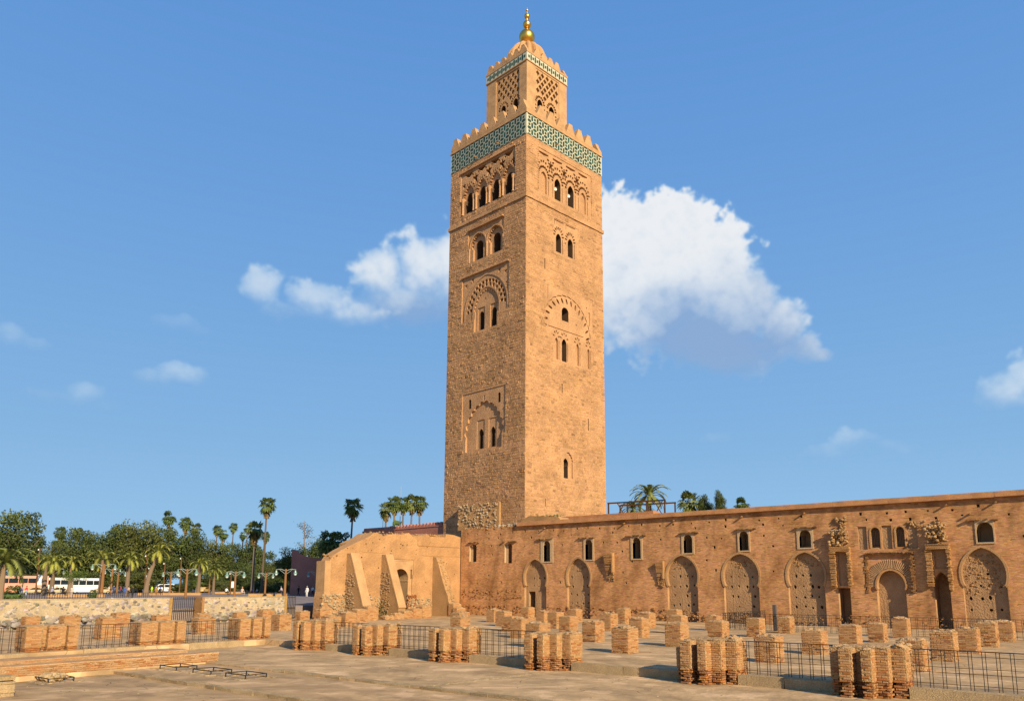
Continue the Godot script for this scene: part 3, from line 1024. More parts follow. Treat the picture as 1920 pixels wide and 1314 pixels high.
func minaret() -> void:
	rng.seed = 900
	var t := thing("minaret", "tall square stone minaret with green tile bands and gilded balls on top", "tower", Vector3(-50.28, 0, -59.973), deg_to_rad(-5.0985))
	var S := 12.8
	var shaft := CSGBox3D.new()
	shaft.name = "shaft"
	shaft.size = Vector3(S, 54., S)
	shaft.position = Vector3(-S / 2, 27., -S / 2)
	shaft.material = M.sandstone
	t.add_child(shaft)
	var ms: Material = M.sandstone
	var md: Material = M.dark_room
	# faces in the frame of the box: L looks to +z (drawn in x), R looks to +x (drawn in -z)
	var back := Transform3D(Basis.IDENTITY, -shaft.position)
	var L := Transform3D.IDENTITY
	var R := Transform3D(Basis(Vector3.UP, PI / 2), Vector3.ZERO)
	var l := back * L
	var r := back * R
	# --- shaded side, upper arcade
	cut(shaft, l, rect(-10.95, -1.75, 45.42, 50.73), .1, ms)
	for c in [-9.55, -7.3, -5.05, -2.85]:
		cut(shaft, l, arch(c, 47.2, 47.45, .8, 48.85, 5, .2), .34, ms)
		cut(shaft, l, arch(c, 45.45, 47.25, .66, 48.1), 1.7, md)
		cut(shaft, l, PackedVector2Array([Vector2(c - .75, 50.55), Vector2(c + .75, 50.55), Vector2(c + .5, 50.2), Vector2(c + .12, 50.02), Vector2(c, 49.7), Vector2(c - .12, 50.02), Vector2(c - .5, 50.2)]), .7, ms)
	for c in [-9.55, -7.3, -5.05, -2.85]:
		for j in 9:
			var a := PI * (j + .5) / 9.
			cut(shaft, l, oval(c + cos(a) * 1.02, 47.75 + sin(a) * 1.5, .17, .14, a, 7), .6, ms)
	for c in [-8.43, -6.17, -3.95]:
		cut(shaft, l, palmette(c, 49.55, .66), .9, ms)
		for s in [-.5, .5]:
			cut(shaft, l, oval(c + s, 50.1, .18, .14, s, 7), .6, ms)
	cut(shaft, l, palmette(-10.45, 49.2, .42), .8, ms)
	cut(shaft, l, palmette(-2.12, 49.3, .42), .8, ms)
	# --- shaded side, twin window
	cut(shaft, l, rect(-9.4, -3.5, 39.15, 43.), .1, ms)
	for c in [-7.75, -4.87]:
		cut(shaft, l, arch(c, 40.7, 40.95, 1.06, 42.15, 7, .16), .3, ms)
		cut(shaft, l, arch(c, 39.2, 40.9, .86, 41.9), .3, ms)
		for j in 11:
			var a := PI * (j + .5) / 11.
			cut(shaft, l, oval(c + cos(a) * 1.12, 40.95 + sin(a) * 1.32, .14, .11, a, 7), .5, ms)
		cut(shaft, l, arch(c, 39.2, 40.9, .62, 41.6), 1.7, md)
	# --- shaded side, large interlaced panel
	cut(shaft, l, rect(-10.33, -2.63, 32.25, 37.52), .09, ms)
	cut(shaft, l, arch(-6.3, 32.0, 33.1, 1.82, 35.2, 7, .22), .2, ms)
	cut(shaft, l, rect(-8.15, -4.45, 30.72, 33.2), .2, ms)
	for i in 13:
		var a := PI * (i + .5) / 13.
		cut(shaft, l, oval(-6.33 + cos(a) * 2.55, 33.1 + sin(a) * 2.75, .26, .2, a), .6, ms)
	for i in 17:
		var a := PI * (i + .5) / 17.
		cut(shaft, l, oval(-6.33 + cos(a) * 3.05, 33.0 + sin(a) * 3.3, .22, .24, a), .6, ms)
	for q in [[-9.7, 36.6], [-3.2, 36.6], [-8.6, 37.], [-4.2, 37.]]:
		cut(shaft, l, palmette(q[0], q[1], .32), .26, ms)
	for c in [-7.2, -5.15]:
		cut(shaft, l, rect(c - .58, c + .58, 30.72, 33.45), .28, ms)
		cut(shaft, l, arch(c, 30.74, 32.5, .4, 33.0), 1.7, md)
	# --- shaded side, low panel
	cut(shaft, l, rect(-9.93, -3.02, 18.7, 23.83), .07, ms)
	for c in [-8.72, -4.0]:
		cut(shaft, l, arch(c, 22.08, 22.95, .19, 23.17), 1.2, md)
	cut(shaft, l, arch(-6.42, 17.25, 18.9, 2.9, 22.45, 6, .3), .26, ms)
	for q in [[-7.9, 21.5], [-6.42, 22.7], [-4.9, 21.5], [-8.9, 20.2], [-3.95, 20.2]]:
		cut(shaft, l, rect(q[0] - .1, q[0] + .1, q[1], q[1] + .55), .2, ms)
	for c in [-7.1, -5.2]:
		cut(shaft, l, rect(c - .62, c + .62, 17.45, 20.64), .33, ms)
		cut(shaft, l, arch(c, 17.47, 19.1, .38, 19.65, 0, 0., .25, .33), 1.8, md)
	# --- sunny side, upper arcade
	cut(shaft, r, rect(1.75, 10.95, 45.45, 50.7), .05, ms)
	for i in 4:
		var c: float = [2.75, 5.02, 7.25, 9.4][i]
		var open := i == 1 or i == 2
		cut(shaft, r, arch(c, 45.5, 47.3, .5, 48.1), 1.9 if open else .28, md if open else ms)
		for j in 11:       # the cusps round each arch
			var a := PI * (j + .5) / 11.
			cut(shaft, r, oval(c + cos(a) * .84, 47.45 + sin(a) * 1.2, .17, .14, a), .55, ms)
		cut(shaft, r, PackedVector2Array([Vector2(c - .8, 50.35), Vector2(c + .8, 50.35), Vector2(c + .75, 50.17), Vector2(c, 50.05), Vector2(c - .75, 50.15)]), .4, ms)
		for j in 9:
			var a := PI * (j + .5) / 9.
			cut(shaft, r, oval(c + cos(a) * 1.08, 47.75 + sin(a) * 1.55, .17, .13, a, 7), .55, ms)
		for s in [-.78, .78]:
			cut(shaft, r, rect(c + s - .05, c + s + .05, 45.5, 47.2), .2, ms)
	for c in [3.9, 6.15, 8.33]:
		cut(shaft, r, palmette(c, 49.3, .56), .7, ms)
		for s in [-.42, .42]:
			cut(shaft, r, oval(c + s, 49.75, .2, .14, s), .5, ms)
	# --- sunny side, twin window
	cut(shaft, r, rect(4.5, 8.46, 42.3, 43.2), .05, ms)
	for c in [5.1, 7.06]:
		cut(shaft, r, arch(c, 39.3, 40.9, .42, 41.52), 1.8, md)
		for j in 9:
			var a := PI * (j + .5) / 9.
			cut(shaft, r, oval(c + cos(a) * .72, 41.1 + sin(a) * 1.05, .22, .1, a), .45, ms)
		cut(shaft, r, rect(c + .62, c + .74, 39.3, 41.0), .2, ms)
		cut(shaft, r, rect(c - .7, c - .62, 42.45, 43.1), .15, ms)
		cut(shaft, r, rect(c - .62, c + .9, 42.98, 43.1), .15, ms)
	# --- sunny side, great cusped arch
	for j in 15:
		var a := PI * (j + .5) / 15.
		cut(shaft, r, oval(6.4 + cos(a) * 3.55, 30.0 + sin(a) * 3.9, .36, .14, a + .35), .4, ms)
		cut(shaft, r, oval(6.4 + cos(a + .1) * 4.02, 29.9 + sin(a + .1) * 4.6, .07, .42, a), .12, ms)
	cut(shaft, r, arch(6.13, 31.58, 32.6, .55, 33.1), 1.4, md)
	for q in [[4.7, .26, 29.4, .25], [5.95, .38, 29.5, 1.3], [8.15, .26, 29.5, .25], [10.02, .18, 29.3, .25]]:
		cut(shaft, r, arch(q[0], 26.95, 28.9, q[1], q[2]), q[3], md if q[3] > 1. else ms)
		for j in 5:
			var a := PI * (j + .5) / 5.
			cut(shaft, r, oval(q[0] + cos(a) * (q[1] + .18), 29.35 + sin(a) * .75, .16, .09, a), .2, ms)
		cut(shaft, r, rect(q[0] + q[1] + .12, q[0] + q[1] + .2, 27., 29.1), .16, ms)
	for q in [[3.4, 9.2, 30.42, 30.5], [5.1, 10.9, 35.28, 35.36], [10.87, 10.95, 31.3, 35.3], [2.6, 3.4, 35.05, 35.12], [3.33, 3.4, 33.5, 35.05], [5.35, 7.6, 18.27, 18.35], [7.54, 7.62, 15.5, 18.3], [10.1, 10.35, 32., 33.6]]:
		cut(shaft, r, rect(q[0], q[1], q[2], q[3]), .1, ms)
	# --- sunny side, slits and the low window
	for q in [[2.8, 2.98, 36.7, 37.9], [5.5, 5.68, 23.35, 24.4], [9.8, 9.98, 19.85, 21.2], [2.88, 3.02, 10.95, 11.75], [2.75, 2.9, 43.3, 43.6]]:
		cut(shaft, r, rect(q[0], q[1], q[2], q[3]), .7, ms)
	cut(shaft, r, arch(6.5, 14.2, 15.9, .72, 17.0, 4, .08), .16, ms)
	cut(shaft, r, arch(6.25, 14.17, 15.75, .4, 16.35, 0, 0., .25, .36), 1.4, md)
	# putlog holes
	for k in 46:
		var f := l if k % 2 else r
		var u := rng.randf_range(.6, 12.2) * (-1. if k % 2 else 1.)
		var h := rng.randf_range(10., 43.)
		var s := rng.randf_range(.06, .11)
		cut(shaft, f, rect(u - s, u + s, h, h + s * 2.2), .5, ms)
	for k in 70:
		var h := rng.randf_range(9.5, 44.)
		var u := -rng.randf_range(.3, 12.5)
		var s := rng.randf_range(.05, .13)
		cut(shaft, l, oval(u, h, s, s * rng.randf_range(.5, 1.1), rng.randf() * 3., 6), .2, ms)
	# --- stone facing
	var hl := [[-10.97, -1.73, 45.4, 50.75], [-9.42, -3.48, 39.1, 43.02], [-10.35, -2.6, 32.2, 37.55], [-8.2, -4.4, 30.7, 32.3], [-9.95, -3., 18.65, 23.86], [-9.65, -3.2, 17.2, 18.7]]
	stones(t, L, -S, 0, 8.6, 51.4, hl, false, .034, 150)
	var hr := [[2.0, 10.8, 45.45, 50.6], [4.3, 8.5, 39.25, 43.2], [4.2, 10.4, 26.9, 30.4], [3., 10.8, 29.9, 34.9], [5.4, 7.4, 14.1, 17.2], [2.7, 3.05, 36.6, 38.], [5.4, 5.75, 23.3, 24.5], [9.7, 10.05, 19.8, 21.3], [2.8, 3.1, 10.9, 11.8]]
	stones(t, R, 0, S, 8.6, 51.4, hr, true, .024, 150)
	# --- mouldings: cornice, colonnettes, panel edges
	var cor := MB.new()
	for f in [L * Transform3D(Basis.IDENTITY, Vector3(-S, 0, 0)), R]:
		var u := -.14
		while u < S + .14:
			var w := minf(rng.randf_range(.8, 1.6), S + .14 - u)
			var p := PackedVector3Array()
			for i in 8:
				p.append(f * Vector3(u + (w - .01 if i & 1 else 0.), (44.5 + rng.randf_range(-.03, .03)) if i & 2 else 44.12 + rng.randf_range(-.03, .03), rng.randf_range(.12, .17) if i & 4 else -.1))
			cor.hexa(p, Color(1.1, 1.12, 1.1) * rng.randf_range(.85, 1.1))
			u += w
	part("cornice", cor.done(M.sandstone), t)
	for c in [-10.68, -8.42, -6.17, -3.95, -1.98]:
		for s in ([.14] if c < -10. else ([-.1] if c > -2.2 else [-.22, .22])):
			var b := MB.new()
			b.lathe(Vector3(c + s, 45.45, -.05), PackedVector2Array([Vector2(.17, 0), Vector2(.17, .12), Vector2(.12, .16), Vector2(.12, 1.5), Vector2(.15, 1.55), Vector2(.2, 1.85), Vector2(.22, 1.88), Vector2(.22, 2.0), Vector2(0, 2.0)]), 10, Color(1.2, 1.2, 1.15))
			part("colonnette", b.done(M.sandstone), t)
	for c in [-9.28, -6.3, -3.6]:
		var b := MB.new()
		b.lathe(Vector3(c, 39.2, -.1), PackedVector2Array([Vector2(.13, 0), Vector2(.1, .1), Vector2(.1, 1.3), Vector2(.16, 1.6), Vector2(.16, 1.75), Vector2(0, 1.75)]), 10, Color(1.2, 1.2, 1.15))
		part("colonnette", b.done(M.sandstone), t)
	var br := MB.new()
	for q in [[-9.4, -3.5, 43.03, .22], [-10.35, -2.6, 37.55, .16], [-10.95, -1.75, 50.76, .12]]:
		var p := PackedVector3Array()
		for i in 8:
			p.append(L * Vector3(q[1] if i & 1 else q[0], q[2] + (.14 if i & 2 else 0.), q[3] if i & 4 else -.05))
		br.hexa(p, Color(1.05, 1.05, 1.))
	band_along(br, arch(-6.33, 32.3, 33.1, 3.45, 37.0), L, .16, -.02, Color(1.1, 1.1, 1.05))
	band_along(br, arch(-6.3, 32.3, 33.1, 2.1, 35.55), L, .13, -.03, Color(1.1, 1.1, 1.05))
	for c in [-7.75, -4.87]:
		band_along(br, arch(c, 40.9, 40.95, 1.32, 42.4), L, .14, .02, Color(1.1, 1.1, 1.05))
	for c in [-9.55, -7.3, -5.05, -2.85]:
		band_along(br, arch(c, 47.3, 47.45, 1.02, 49.25), L, .1, -.05, Color(1.15, 1.15, 1.1))
	part("moulding", br.done(M.sandstone), t)
	for q in [[L, -4.3, 52.0], [L, -8.1, 51.85], [R, 4.6, 52.1], [R, 8.3, 52.]]:
		var b := MB.new()
		b.tube(PackedVector3Array([q[0] * Vector3(q[1], q[2], -.1), q[0] * Vector3(q[1] + .05, q[2] - .08, .5)]), PackedFloat32Array([.09, .08]), 6, Color(.8, .72, .6))
		part("water_spout", b.done(M.mortar), t)
	# --- head of the shaft: tile band, parapet, stepped merlons
	tile_band(t, L * Transform3D(Basis.IDENTITY, Vector3(-S, 0, 0)), -.03, S + .03, 51.5, 54., 15, 3)
	tile_band(t, R, -.03, S + .03, 51.5, 54., 15, 3)
	var par := MB.new()
	par.box(Vector3(-S / 2, 54.06, -S / 2), Vector3(S + .26, .1, S + .26), Color.WHITE)
	par.box(Vector3(-S / 2, 54.36, -S / 2), Vector3(S + .1, .5, S + .1), Color(.97, .95, .93))
	part("parapet", par.done(M.plaster), t)
	var mer := merlon(1.42, 1.32, .55)
	for i in 8:
		var u := -S + .74 + i * (S - 1.48) / 7.
		for q in [[u, -.22, 0.], [u, -S + .22, 0.], [-.22, u, PI / 2], [-S + .22, u, PI / 2]]:
			if q[2] != 0. and (i == 0 or i == 7):
				continue
			part("merlon", mer, t, Transform3D(Basis(Vector3.UP, q[2]), Vector3(q[0], 54.5, q[1])))
	lantern(t)


func lantern(t: Node3D) -> void:
	var w := 6.94
	var o := -2.93
	var body := CSGBox3D.new()
	body.name = "lantern"
	body.size = Vector3(w, 10.4, w)
	body.position = Vector3(o - w / 2, 59.3, o - w / 2)
	body.material = M.plaster
	t.add_child(body)
	var lf := Transform3D(Basis.IDENTITY, Vector3(o - w, 0, o))
	var rf := Transform3D(Basis(Vector3.UP, PI / 2), Vector3(o, 0, o))
	var back := Transform3D(Basis.IDENTITY, -body.position)
	for side in 2:
		var f := back * (lf if side == 0 else rf)
		var a := 1.66 if side == 0 else 1.5
		var pw := 4.05
		var m: Material = M.plaster
		cut(body, f, rect(a, a + pw, 56.0, 63.2), .1 if side == 0 else .06, m)
		var cs := [2.89, 4.97] if side == 0 else [2.27, 4.28]
		for j in 7:
			for i in 5:
				var c := Vector2(a + (i + (.5 if j % 2 == 0 else 1.)) * pw / 5., 62.75 - j * .56)
				if c.x > a + pw - .2:
					continue
				var near := false
				for e in cs:
					near = near or c.distance_to(Vector2(e, 58.75)) < 1.3
				if near:
					continue
				var s := .3
				cut(body, f, PackedVector2Array([c + Vector2(0, -.5), c + Vector2(.1, -.22), c + Vector2(s, -.05), c + Vector2(.2, .13), c + Vector2(.07, .22), c + Vector2(0, .44), c + Vector2(-.07, .22), c + Vector2(-.2, .13), c + Vector2(-s, -.05), c + Vector2(-.1, -.22)]), .7 if side == 0 else .5, m)
		for e in cs:
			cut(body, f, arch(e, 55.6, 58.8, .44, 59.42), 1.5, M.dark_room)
			for j in 9:
				var q := PI * (j + .5) / 9. if j < 9 else 0.
				cut(body, f, oval(e + cos(q) * .72, 58.85 + sin(q) * .9, .19, .13, q), .3, m)
			for j in 3:
				for s in [-1, 1]:
					cut(body, f, oval(e + .74 * s, 58.4 - j * .42, .15, .12), .25, m)
	tile_band(t, lf, -.04, w + .04, 63.55, 64.55, 10, 1)
	tile_band(t, rf, -.04, w + .04, 63.55, 64.55, 10, 1)
	var par := MB.new()
	par.box(Vector3(o - w / 2, 63.5, o - w / 2), Vector3(w + .2, .12, w + .2), Color.WHITE)
	par.box(Vector3(o - w / 2, 64.68, o - w / 2), Vector3(w + .2, .26, w + .2), Color.WHITE)
	part("parapet", par.done(M.plaster), t)
	var mer := merlon(1.2, .95, .36)
	for i in 6:
		var u := o - w + .63 + i * (w - 1.26) / 5.
		for q in [[u, o - .12, 0.], [u, o - w + .12, 0.], [o - .12, u, PI / 2], [o - w + .12, u, PI / 2]]:
			if q[2] != 0. and (i == 0 or i == 5):
				continue
			part("merlon", mer, t, Transform3D(Basis(Vector3.UP, q[2]), Vector3(q[0], 64.78, q[1])))
	# ribbed dome
	var d := MB.new()
	var n := 14
	var rings := 14
	var at := Vector3(o - w / 2, 64.7, o - w / 2)
	for i in rings:
		for s in n * 6:
			var pts := PackedVector3Array()
			for q in [[i, s], [i + 1, s], [i + 1, s + 1], [i, s + 1]]:
				var e: float = PI / 2 * q[0] / rings
				var g: float = TAU * q[1] / (n * 6)
				var rad := 2.85 * pow(cos(e), .8) * (1. - .24 * (1. - absf(sin(g * n / 2.))) * cos(e * .7))
				pts.append(at + Vector3(cos(g) * rad, .35 + 3.95 * sin(e), sin(g) * rad))
			d.quad(pts[0], pts[1], pts[2], pts[3], Color(1.02, .95, .88))
	d.lathe(at, PackedVector2Array([Vector2(2.75, -.1), Vector2(2.75, .4)]), 32, Color(1.02, .95, .88))
	part("dome", d.done(M.plaster), t)
	# gilded balls: one part with each ball a piece of it
	var fin := MB.new()
	fin.lathe(at + Vector3(0, 4.1, 0), PackedVector2Array([Vector2(.16, 0), Vector2(.1, 4.2), Vector2(.05, 4.9), Vector2(.012, 5.5), Vector2(0, 5.6)]), 8, Color.WHITE)
	var rod := part("finial", fin.done(M.gold), t)
	for q in [[70.12, .98, 1.0], [71.88, .52, .54], [73.07, .35, .38], [73.92, .175, .185]]:
		var b := SphereMesh.new()
		b.radius = q[1]; b.height = q[2] * 2.
		b.radial_segments = 48; b.rings = 24
		b.material = M.gold
		part("gilded_ball", b, rod, Transform3D(Basis.IDENTITY, Vector3(at.x, q[0], at.z)))


# ---------------------------------------------------------------- the long arched wall
func heap(t: Node3D, called: String, n: int, lo: Vector3, hi: Vector3, s0: float, s1: float, m: Material, k: Color, singles := 0) -> void:
	var b := MB.new()
	for i in n:
		var one := b if i >= singles else MB.new()
		var s := rng.randf_range(s0, s1)
		if i < singles:
			s = lerpf(s, s1, .6)
		one.rock(Vector3(rng.randf_range(lo.x, hi.x), rng.randf_range(lo.y, hi.y), rng.randf_range(lo.z, hi.z)), Vector3(s, s * rng.randf_range(.55, .9), s * .8), k * rng.randf_range(.7, 1.15), rng)
		if i < singles:
			part("stone", one.done(m), t)
	if b.v.size():
		part(called, b.done(m), t, Transform3D.IDENTITY, true)


func wedge(parent: Node3D, called: String, m: Material, x0: float, x1: float, y0: float, y1: float, z0: float, z1: float, k := Color.WHITE, j := .0) -> void:
	var b := MB.new()
	b.rough_box(Vector3((x0 + x1) / 2, (y0 + y1) / 2, (z0 + z1) / 2), Vector3(x1 - x0, y1 - y0, z1 - z0), k, j, rng)
	part(called, b.done(m), parent)


func arched_wall() -> void:
	rng.seed = 200
	var t := thing("arched_wall", "long brown brick wall with horseshoe arches and a row of niches above", "wall")
	var w := CSGBox3D.new()
	w.name = "masonry"
	var x1 := 8.
	w.size = Vector3(x1 - WX, 9.35, 2.4)
	w.position = Vector3((x1 + WX) / 2, 4.075, WZ - 1.2)
	w.material = M.wall_brick
	t.add_child(w)
	var f := Transform3D(Basis.IDENTITY, Vector3(0, 0, WZ) - w.position)
	var mb: Material = M.wall_brick
	var mp: Material = M.plaster
	var mo: Material = M.mortar
	var mf: Material = M.fill
	var mr: Material = M.frame
	# blocked horseshoe arches: centre, half width of the jambs
	var arcs := [[-48.56, 1.36], [-43.4, 1.3], [-32.63, 1.43], [-27.36, 1.5], [-22.1, 1.4], [-10.13, 1.3], [4.0, 1.4]]
	for q in arcs:
		cut(w, f, arch(q[0], -1., 3.72, q[1] + .02, 5.45, 0, 0., .78, q[1]), .3, mf)
		var rim := MB.new()
		var line := arch(q[0], 2.9, 3.72, q[1] + .02, 5.45, 0, 0., .78)
		band_along(rim, line, Transform3D(Basis.IDENTITY, Vector3(0, 0, WZ)), .16, .05, Color(.86, .84, .8))
		part("archivolt", rim.done(M.plaster), t)
		# the fill of the arch: putlog holes in rows, roughness at the top and the foot
		for j in 4:
			for i in 4:
				var hx: float = q[0] - .95 + i * .62 + rng.randf_range(-.1, .1)
				var hy := 1.35 + j * .78 + rng.randf_range(-.07, .07)
				if q[0] < -45. and (j < 2 or i == 0) or rng.randf() < .1:
					continue
				var s := rng.randf_range(.065, .125)
				cut(w, f, oval(hx, hy, s, s * rng.randf_range(.9, 1.4), rng.randf() * .5, 6), .8, mo)
	cut(w, f, rect(-49.6, -48.78, -.2, 2.39), 1.5, mo)
	# upper niches: left, right, bottom, top, pointed; frames of pale plaster
	var wins := [[-57.1, -56.4, 5.37, 7.14, .12, .0], [-52.23, -51.55, 5.15, 7.08, .12, .0], [-47.5, -46.7, 5.22, 7.15, .45, .42], [-42.6, -41.77, 5.3, 7.08, .36, .2], [-37.45, -36.6, 5.28, 7.08, .3, .22], [-32.4, -31.55, 5.65, 7.12, .22, .2], [-27.36, -26.55, 5.72, 7.2, .3, .15], [-22.44, -21.52, 5.8, 7.1, .3, .2], [-10.3, -9.32, 5.8, 7.08, .2, .1], [3.5, 4.5, 5.8, 7.08, .2, .1]]
	for q in wins:
		var c: float = (q[0] + q[1]) / 2
		var hw: float = (q[1] - q[0]) / 2
		var o := arch(c, q[2], q[3] - hw * .9, hw, q[3])
		cut(w, f, o, 1.4, M.fill if q[5] == 0. else mr)
		if q[5] > 0.:       # a raised plaster frame with its own opening
			var fr := CSGBox3D.new()
			fr.name = "window_frame"
			fr.size = Vector3(hw * 2. + q[5] * 1.7, q[3] - q[2] + .3, .5)
			fr.position = Vector3(c, (q[3] + q[2]) / 2 + .04, WZ - .19)
			fr.material = mr
			t.add_child(fr, true)
			cut(fr, Transform3D(Basis.IDENTITY, Vector3(0, 0, WZ + .06) - fr.position), o, 1.2, mr)
		else:
			cut(w, f, rect(q[0] - .3, q[0] + .02, q[2] + .05, q[3] - .12), .22, mr)
		var b := MB.new()      # the little eaves over it, half fallen
		var x: float = q[0] - q[4] - .35
		while x < q[1] + .45:
			var l := rng.randf_range(.16, .3)
			if rng.randf() < .82:
				b.rough_box(Vector3(x + l / 2, q[3] + .22 + rng.randf_range(-.03, .03), WZ + .08), Vector3(l, .07, rng.randf_range(.2, .36)), Color(.72, .62, .5) * rng.randf_range(.7, 1.1), .02, rng)
			x += l
		part("eaves", b.done(M.mortar), t)
	# blind and latticed windows over the prayer niche
	for q in [[-18.05, -17.43], [-16.38, -15.72], [-14.7, -14.02]]:
		cut(w, f, rect(q[0], q[1], 5.53, 7.2), .12, mf)
	for c in [-16.84, -15.15]:
		var hw := .33 if c < -16. else .3
		cut(w, f, arch(c, 5.65, 6.75, hw, 7.1), 1., mo)
		var fr := MB.new()
		for i in 6:
			fr.box(Vector3(c - hw + (i + .5) * hw / 3., 6.35, WZ - .3), Vector3(.03, 1.44, .03), Color(.3, .2, .12))
		for i in 9:
			fr.box(Vector3(c, 5.75 + i * .16, WZ - .27), Vector3(hw * 2., .025, .025), Color(.3, .2, .12))
		part("window_lattice", fr.done(M.bark), t)
		var rim := MB.new()
		band_along(rim, arch(c, 5.62, 6.75, hw, 7.1), Transform3D(Basis.IDENTITY, Vector3(0, 0, WZ)), .09, .04, Color(1., .92, .82))
		part("window_frame", rim.done(M.plaster), t)
	# the prayer niche: sunk square field, fan of brick, deep arch
	cut(w, f, rect(-17.75, -14.35, 2.42, 5.13), .13, mb)
	cut(w, f, arch(-16.03, -1., 2.95, .96, 4.02, 0, 0., .2, .98), .5, mf)
	for i in 41:
		var a := lerpf(-.12, PI + .12, i / 40.)
		var d := Vector2(cos(a), sin(a))
		var c := Vector2(-16.03, 3.05) + d * 1.42
		if c.y > 5.02 or c.x < -17.7 or c.x > -14.4:
			continue
		var b := MB.new()
		b.box(Vector3.ZERO, Vector3(.62, .055, .12), Color(.6, .37, .19) * rng.randf_range(.8, 1.1))
		part("voussoir", b.done(M.brick), t, Transform3D(Basis(Vector3.BACK, a), Vector3(c.x, c.y, WZ - .12 + rng.randf_range(-.012, .02))))
	var rim := MB.new()
	band_along(rim, arch(-16.03, 2.75, 2.95, .96, 4.02, 0, 0., .2), Transform3D(Basis.IDENTITY, Vector3(0, 0, WZ - .1)), .12, .1, Color(.95, .85, .72))
	part("archivolt", rim.done(M.plaster), t)
	var hood := MB.new()
	for i in 22:
		for j in 2:
			if rng.randf() < .9:
				hood.rough_box(Vector3(-17.5 + i * .145, 5.2 + j * .075, WZ + .03 + j * .05), Vector3(.13, .06, .22), Color(.7, .55, .42) * rng.randf_range(.75, 1.1), .015, rng)
	for i in 26:
		hood.rough_box(Vector3(-14.5 + rng.randf_range(-.08, .08), 2.5 + i * .1, WZ + .02), Vector3(rng.randf_range(.14, .3), .085, .2), Color(.7, .55, .42) * rng.randf_range(.75, 1.1), .02, rng)
		hood.rough_box(Vector3(-17.6 + rng.randf_range(-.05, .05), 2.5 + i * .1, WZ - .02), Vector3(.2, .085, .14), Color(.75, .6, .46) * rng.randf_range(.75, 1.1), .02, rng)
	part("brick_hood", hood.done(M.mortar), t)
	# tall niches left and right of it, with the torn stubs of vaults above them
	cut(w, f, rect(-19.74, -18.86, -1., 2.78), 1.2, mf)
	cut(w, f, rect(-19.62, -18.85, 2.95, 5.35), .12, mf)
	cut(w, f, arch(-12.72, -1., 2.95, .5, 3.88), 1.4, mf)
	cut(w, f, rect(-13.05, -12.2, 4.1, 5.5), .1, mf)
	for q in [[-20.15, -19.72, 2.85, 5.6, .36], [-18.86, -18.62, 2.95, 5.6, .42], [-20.1, -18.65, 5.42, 5.78, .42], [-13.55, -13.15, 2.9, 5.35, .34], [-12.2, -11.98, 2.6, 5.6, .45], [-13.5, -12.0, 5.42, 5.8, .45]]:
		var b := MB.new()
		var y: float = q[2]
		while y < q[3] - .03:
			b.rough_box(Vector3((q[0] + q[1]) / 2, y + .04, WZ + q[4] / 2 - .1), Vector3(q[1] - q[0] + rng.randf_range(-.1, .06), .082, q[4] + .2 + rng.randf_range(-.12, .05)), Color(.98, .82, .64) * rng.randf_range(.75, 1.1), .022, rng)
			y += .088
		part("torn_pilaster", b.done(M.mortar), t)
	heap(t, "rubble_core", 120, Vector3(-20.1, 5.85, WZ - .15), Vector3(-18.75, 7.0, WZ + .5), .14, .3, M.mortar, Color(1., .95, .85), 24)
	heap(t, "rubble_core", 60, Vector3(-19.55, 6.6, WZ - .15), Vector3(-18.85, 7.9, WZ + .22), .12, .26, M.mortar, Color(1., .95, .85), 12)
	heap(t, "rubble_core", 130, Vector3(-13.45, 5.9, WZ - .15), Vector3(-12.1, 7.1, WZ + .55), .14, .3, M.mortar, Color(1., .95, .85), 30)
	heap(t, "rubble_core", 40, Vector3(-14.6, 7.0, WZ - .12), Vector3(-12.1, 7.45, WZ + .1), .1, .22, M.mortar, Color(1., .95, .85))
	# two torn stubs of piers on the left half
	for q in [[-40.35, -39.4, 3.55, 5.72, .36], [-35.05, -34.3, 3., 4.85, .26]]:
		var b := MB.new()
		var y: float = q[2]
		while y < q[3]:
			var up: float = (y - q[2]) / (q[3] - q[2])
			b.rough_box(Vector3((q[0] + q[1]) / 2 + .06 * (1. - up), y + .04, WZ + q[4] * .4 * up), Vector3((q[1] - q[0]) * (.75 + .25 * up), .085, q[4] * (.5 + up) + .05), Color(.95, .8, .62) * rng.randf_range(.75, 1.08), .035, rng)
			y += .09
		b.box(Vector3(q[1] - .06, (q[2] + q[3]) / 2 + .35, WZ + q[4] / 2 - .04), Vector3(.14, (q[3] - q[2]) * .8, q[4] + .08), Color(1.0, .9, .75))
		part("torn_pilaster", b.done(M.mortar), t)
		heap(t, "rubble_core", 24, Vector3(q[0] + .1, q[2] - .3, WZ - .1), Vector3(q[1], q[2] + .3, WZ + .12), .1, .22, M.mortar, Color(.9, .8, .68))
	# putlog holes in loose rows
	var rows := [8.05, 7.55, 6.75, 5.95, 4.9, 4.0, 3.1]
	for j in rows.size():
		var x := WX + rng.randf_range(.8, 1.6)
		while x < 7.:
			var y: float = rows[j] + rng.randf_range(-.1, .1)
			var free := x < -20.6 or x > -11.4 or j < 2
			for q in arcs:
				if absf(x - q[0]) < q[1] + .5 and y < 5.9:
					free = false
			for q in wins:
				if x > q[0] - .9 and x < q[1] + .9 and y > q[2] - .3 and y < q[3] + .5:
					free = false
			for q in [[-40.8, -39.], [-35.5, -34.]]:
				if x > q[0] and x < q[1] and y < 6.:
					free = false
			if free and rng.randf() < (.9 if j < 4 else .45):
				var s := rng.randf_range(.06, .1)
				cut(w, f, rect(x - s, x + s, y, y + s * rng.randf_range(1.6, 2.4)), .5, mo)
			x += rng.randf_range(1.15, 1.9)
	# coping, spouts, and the broken foot of the wall
	var cp := MB.new()
	var x := -50.72
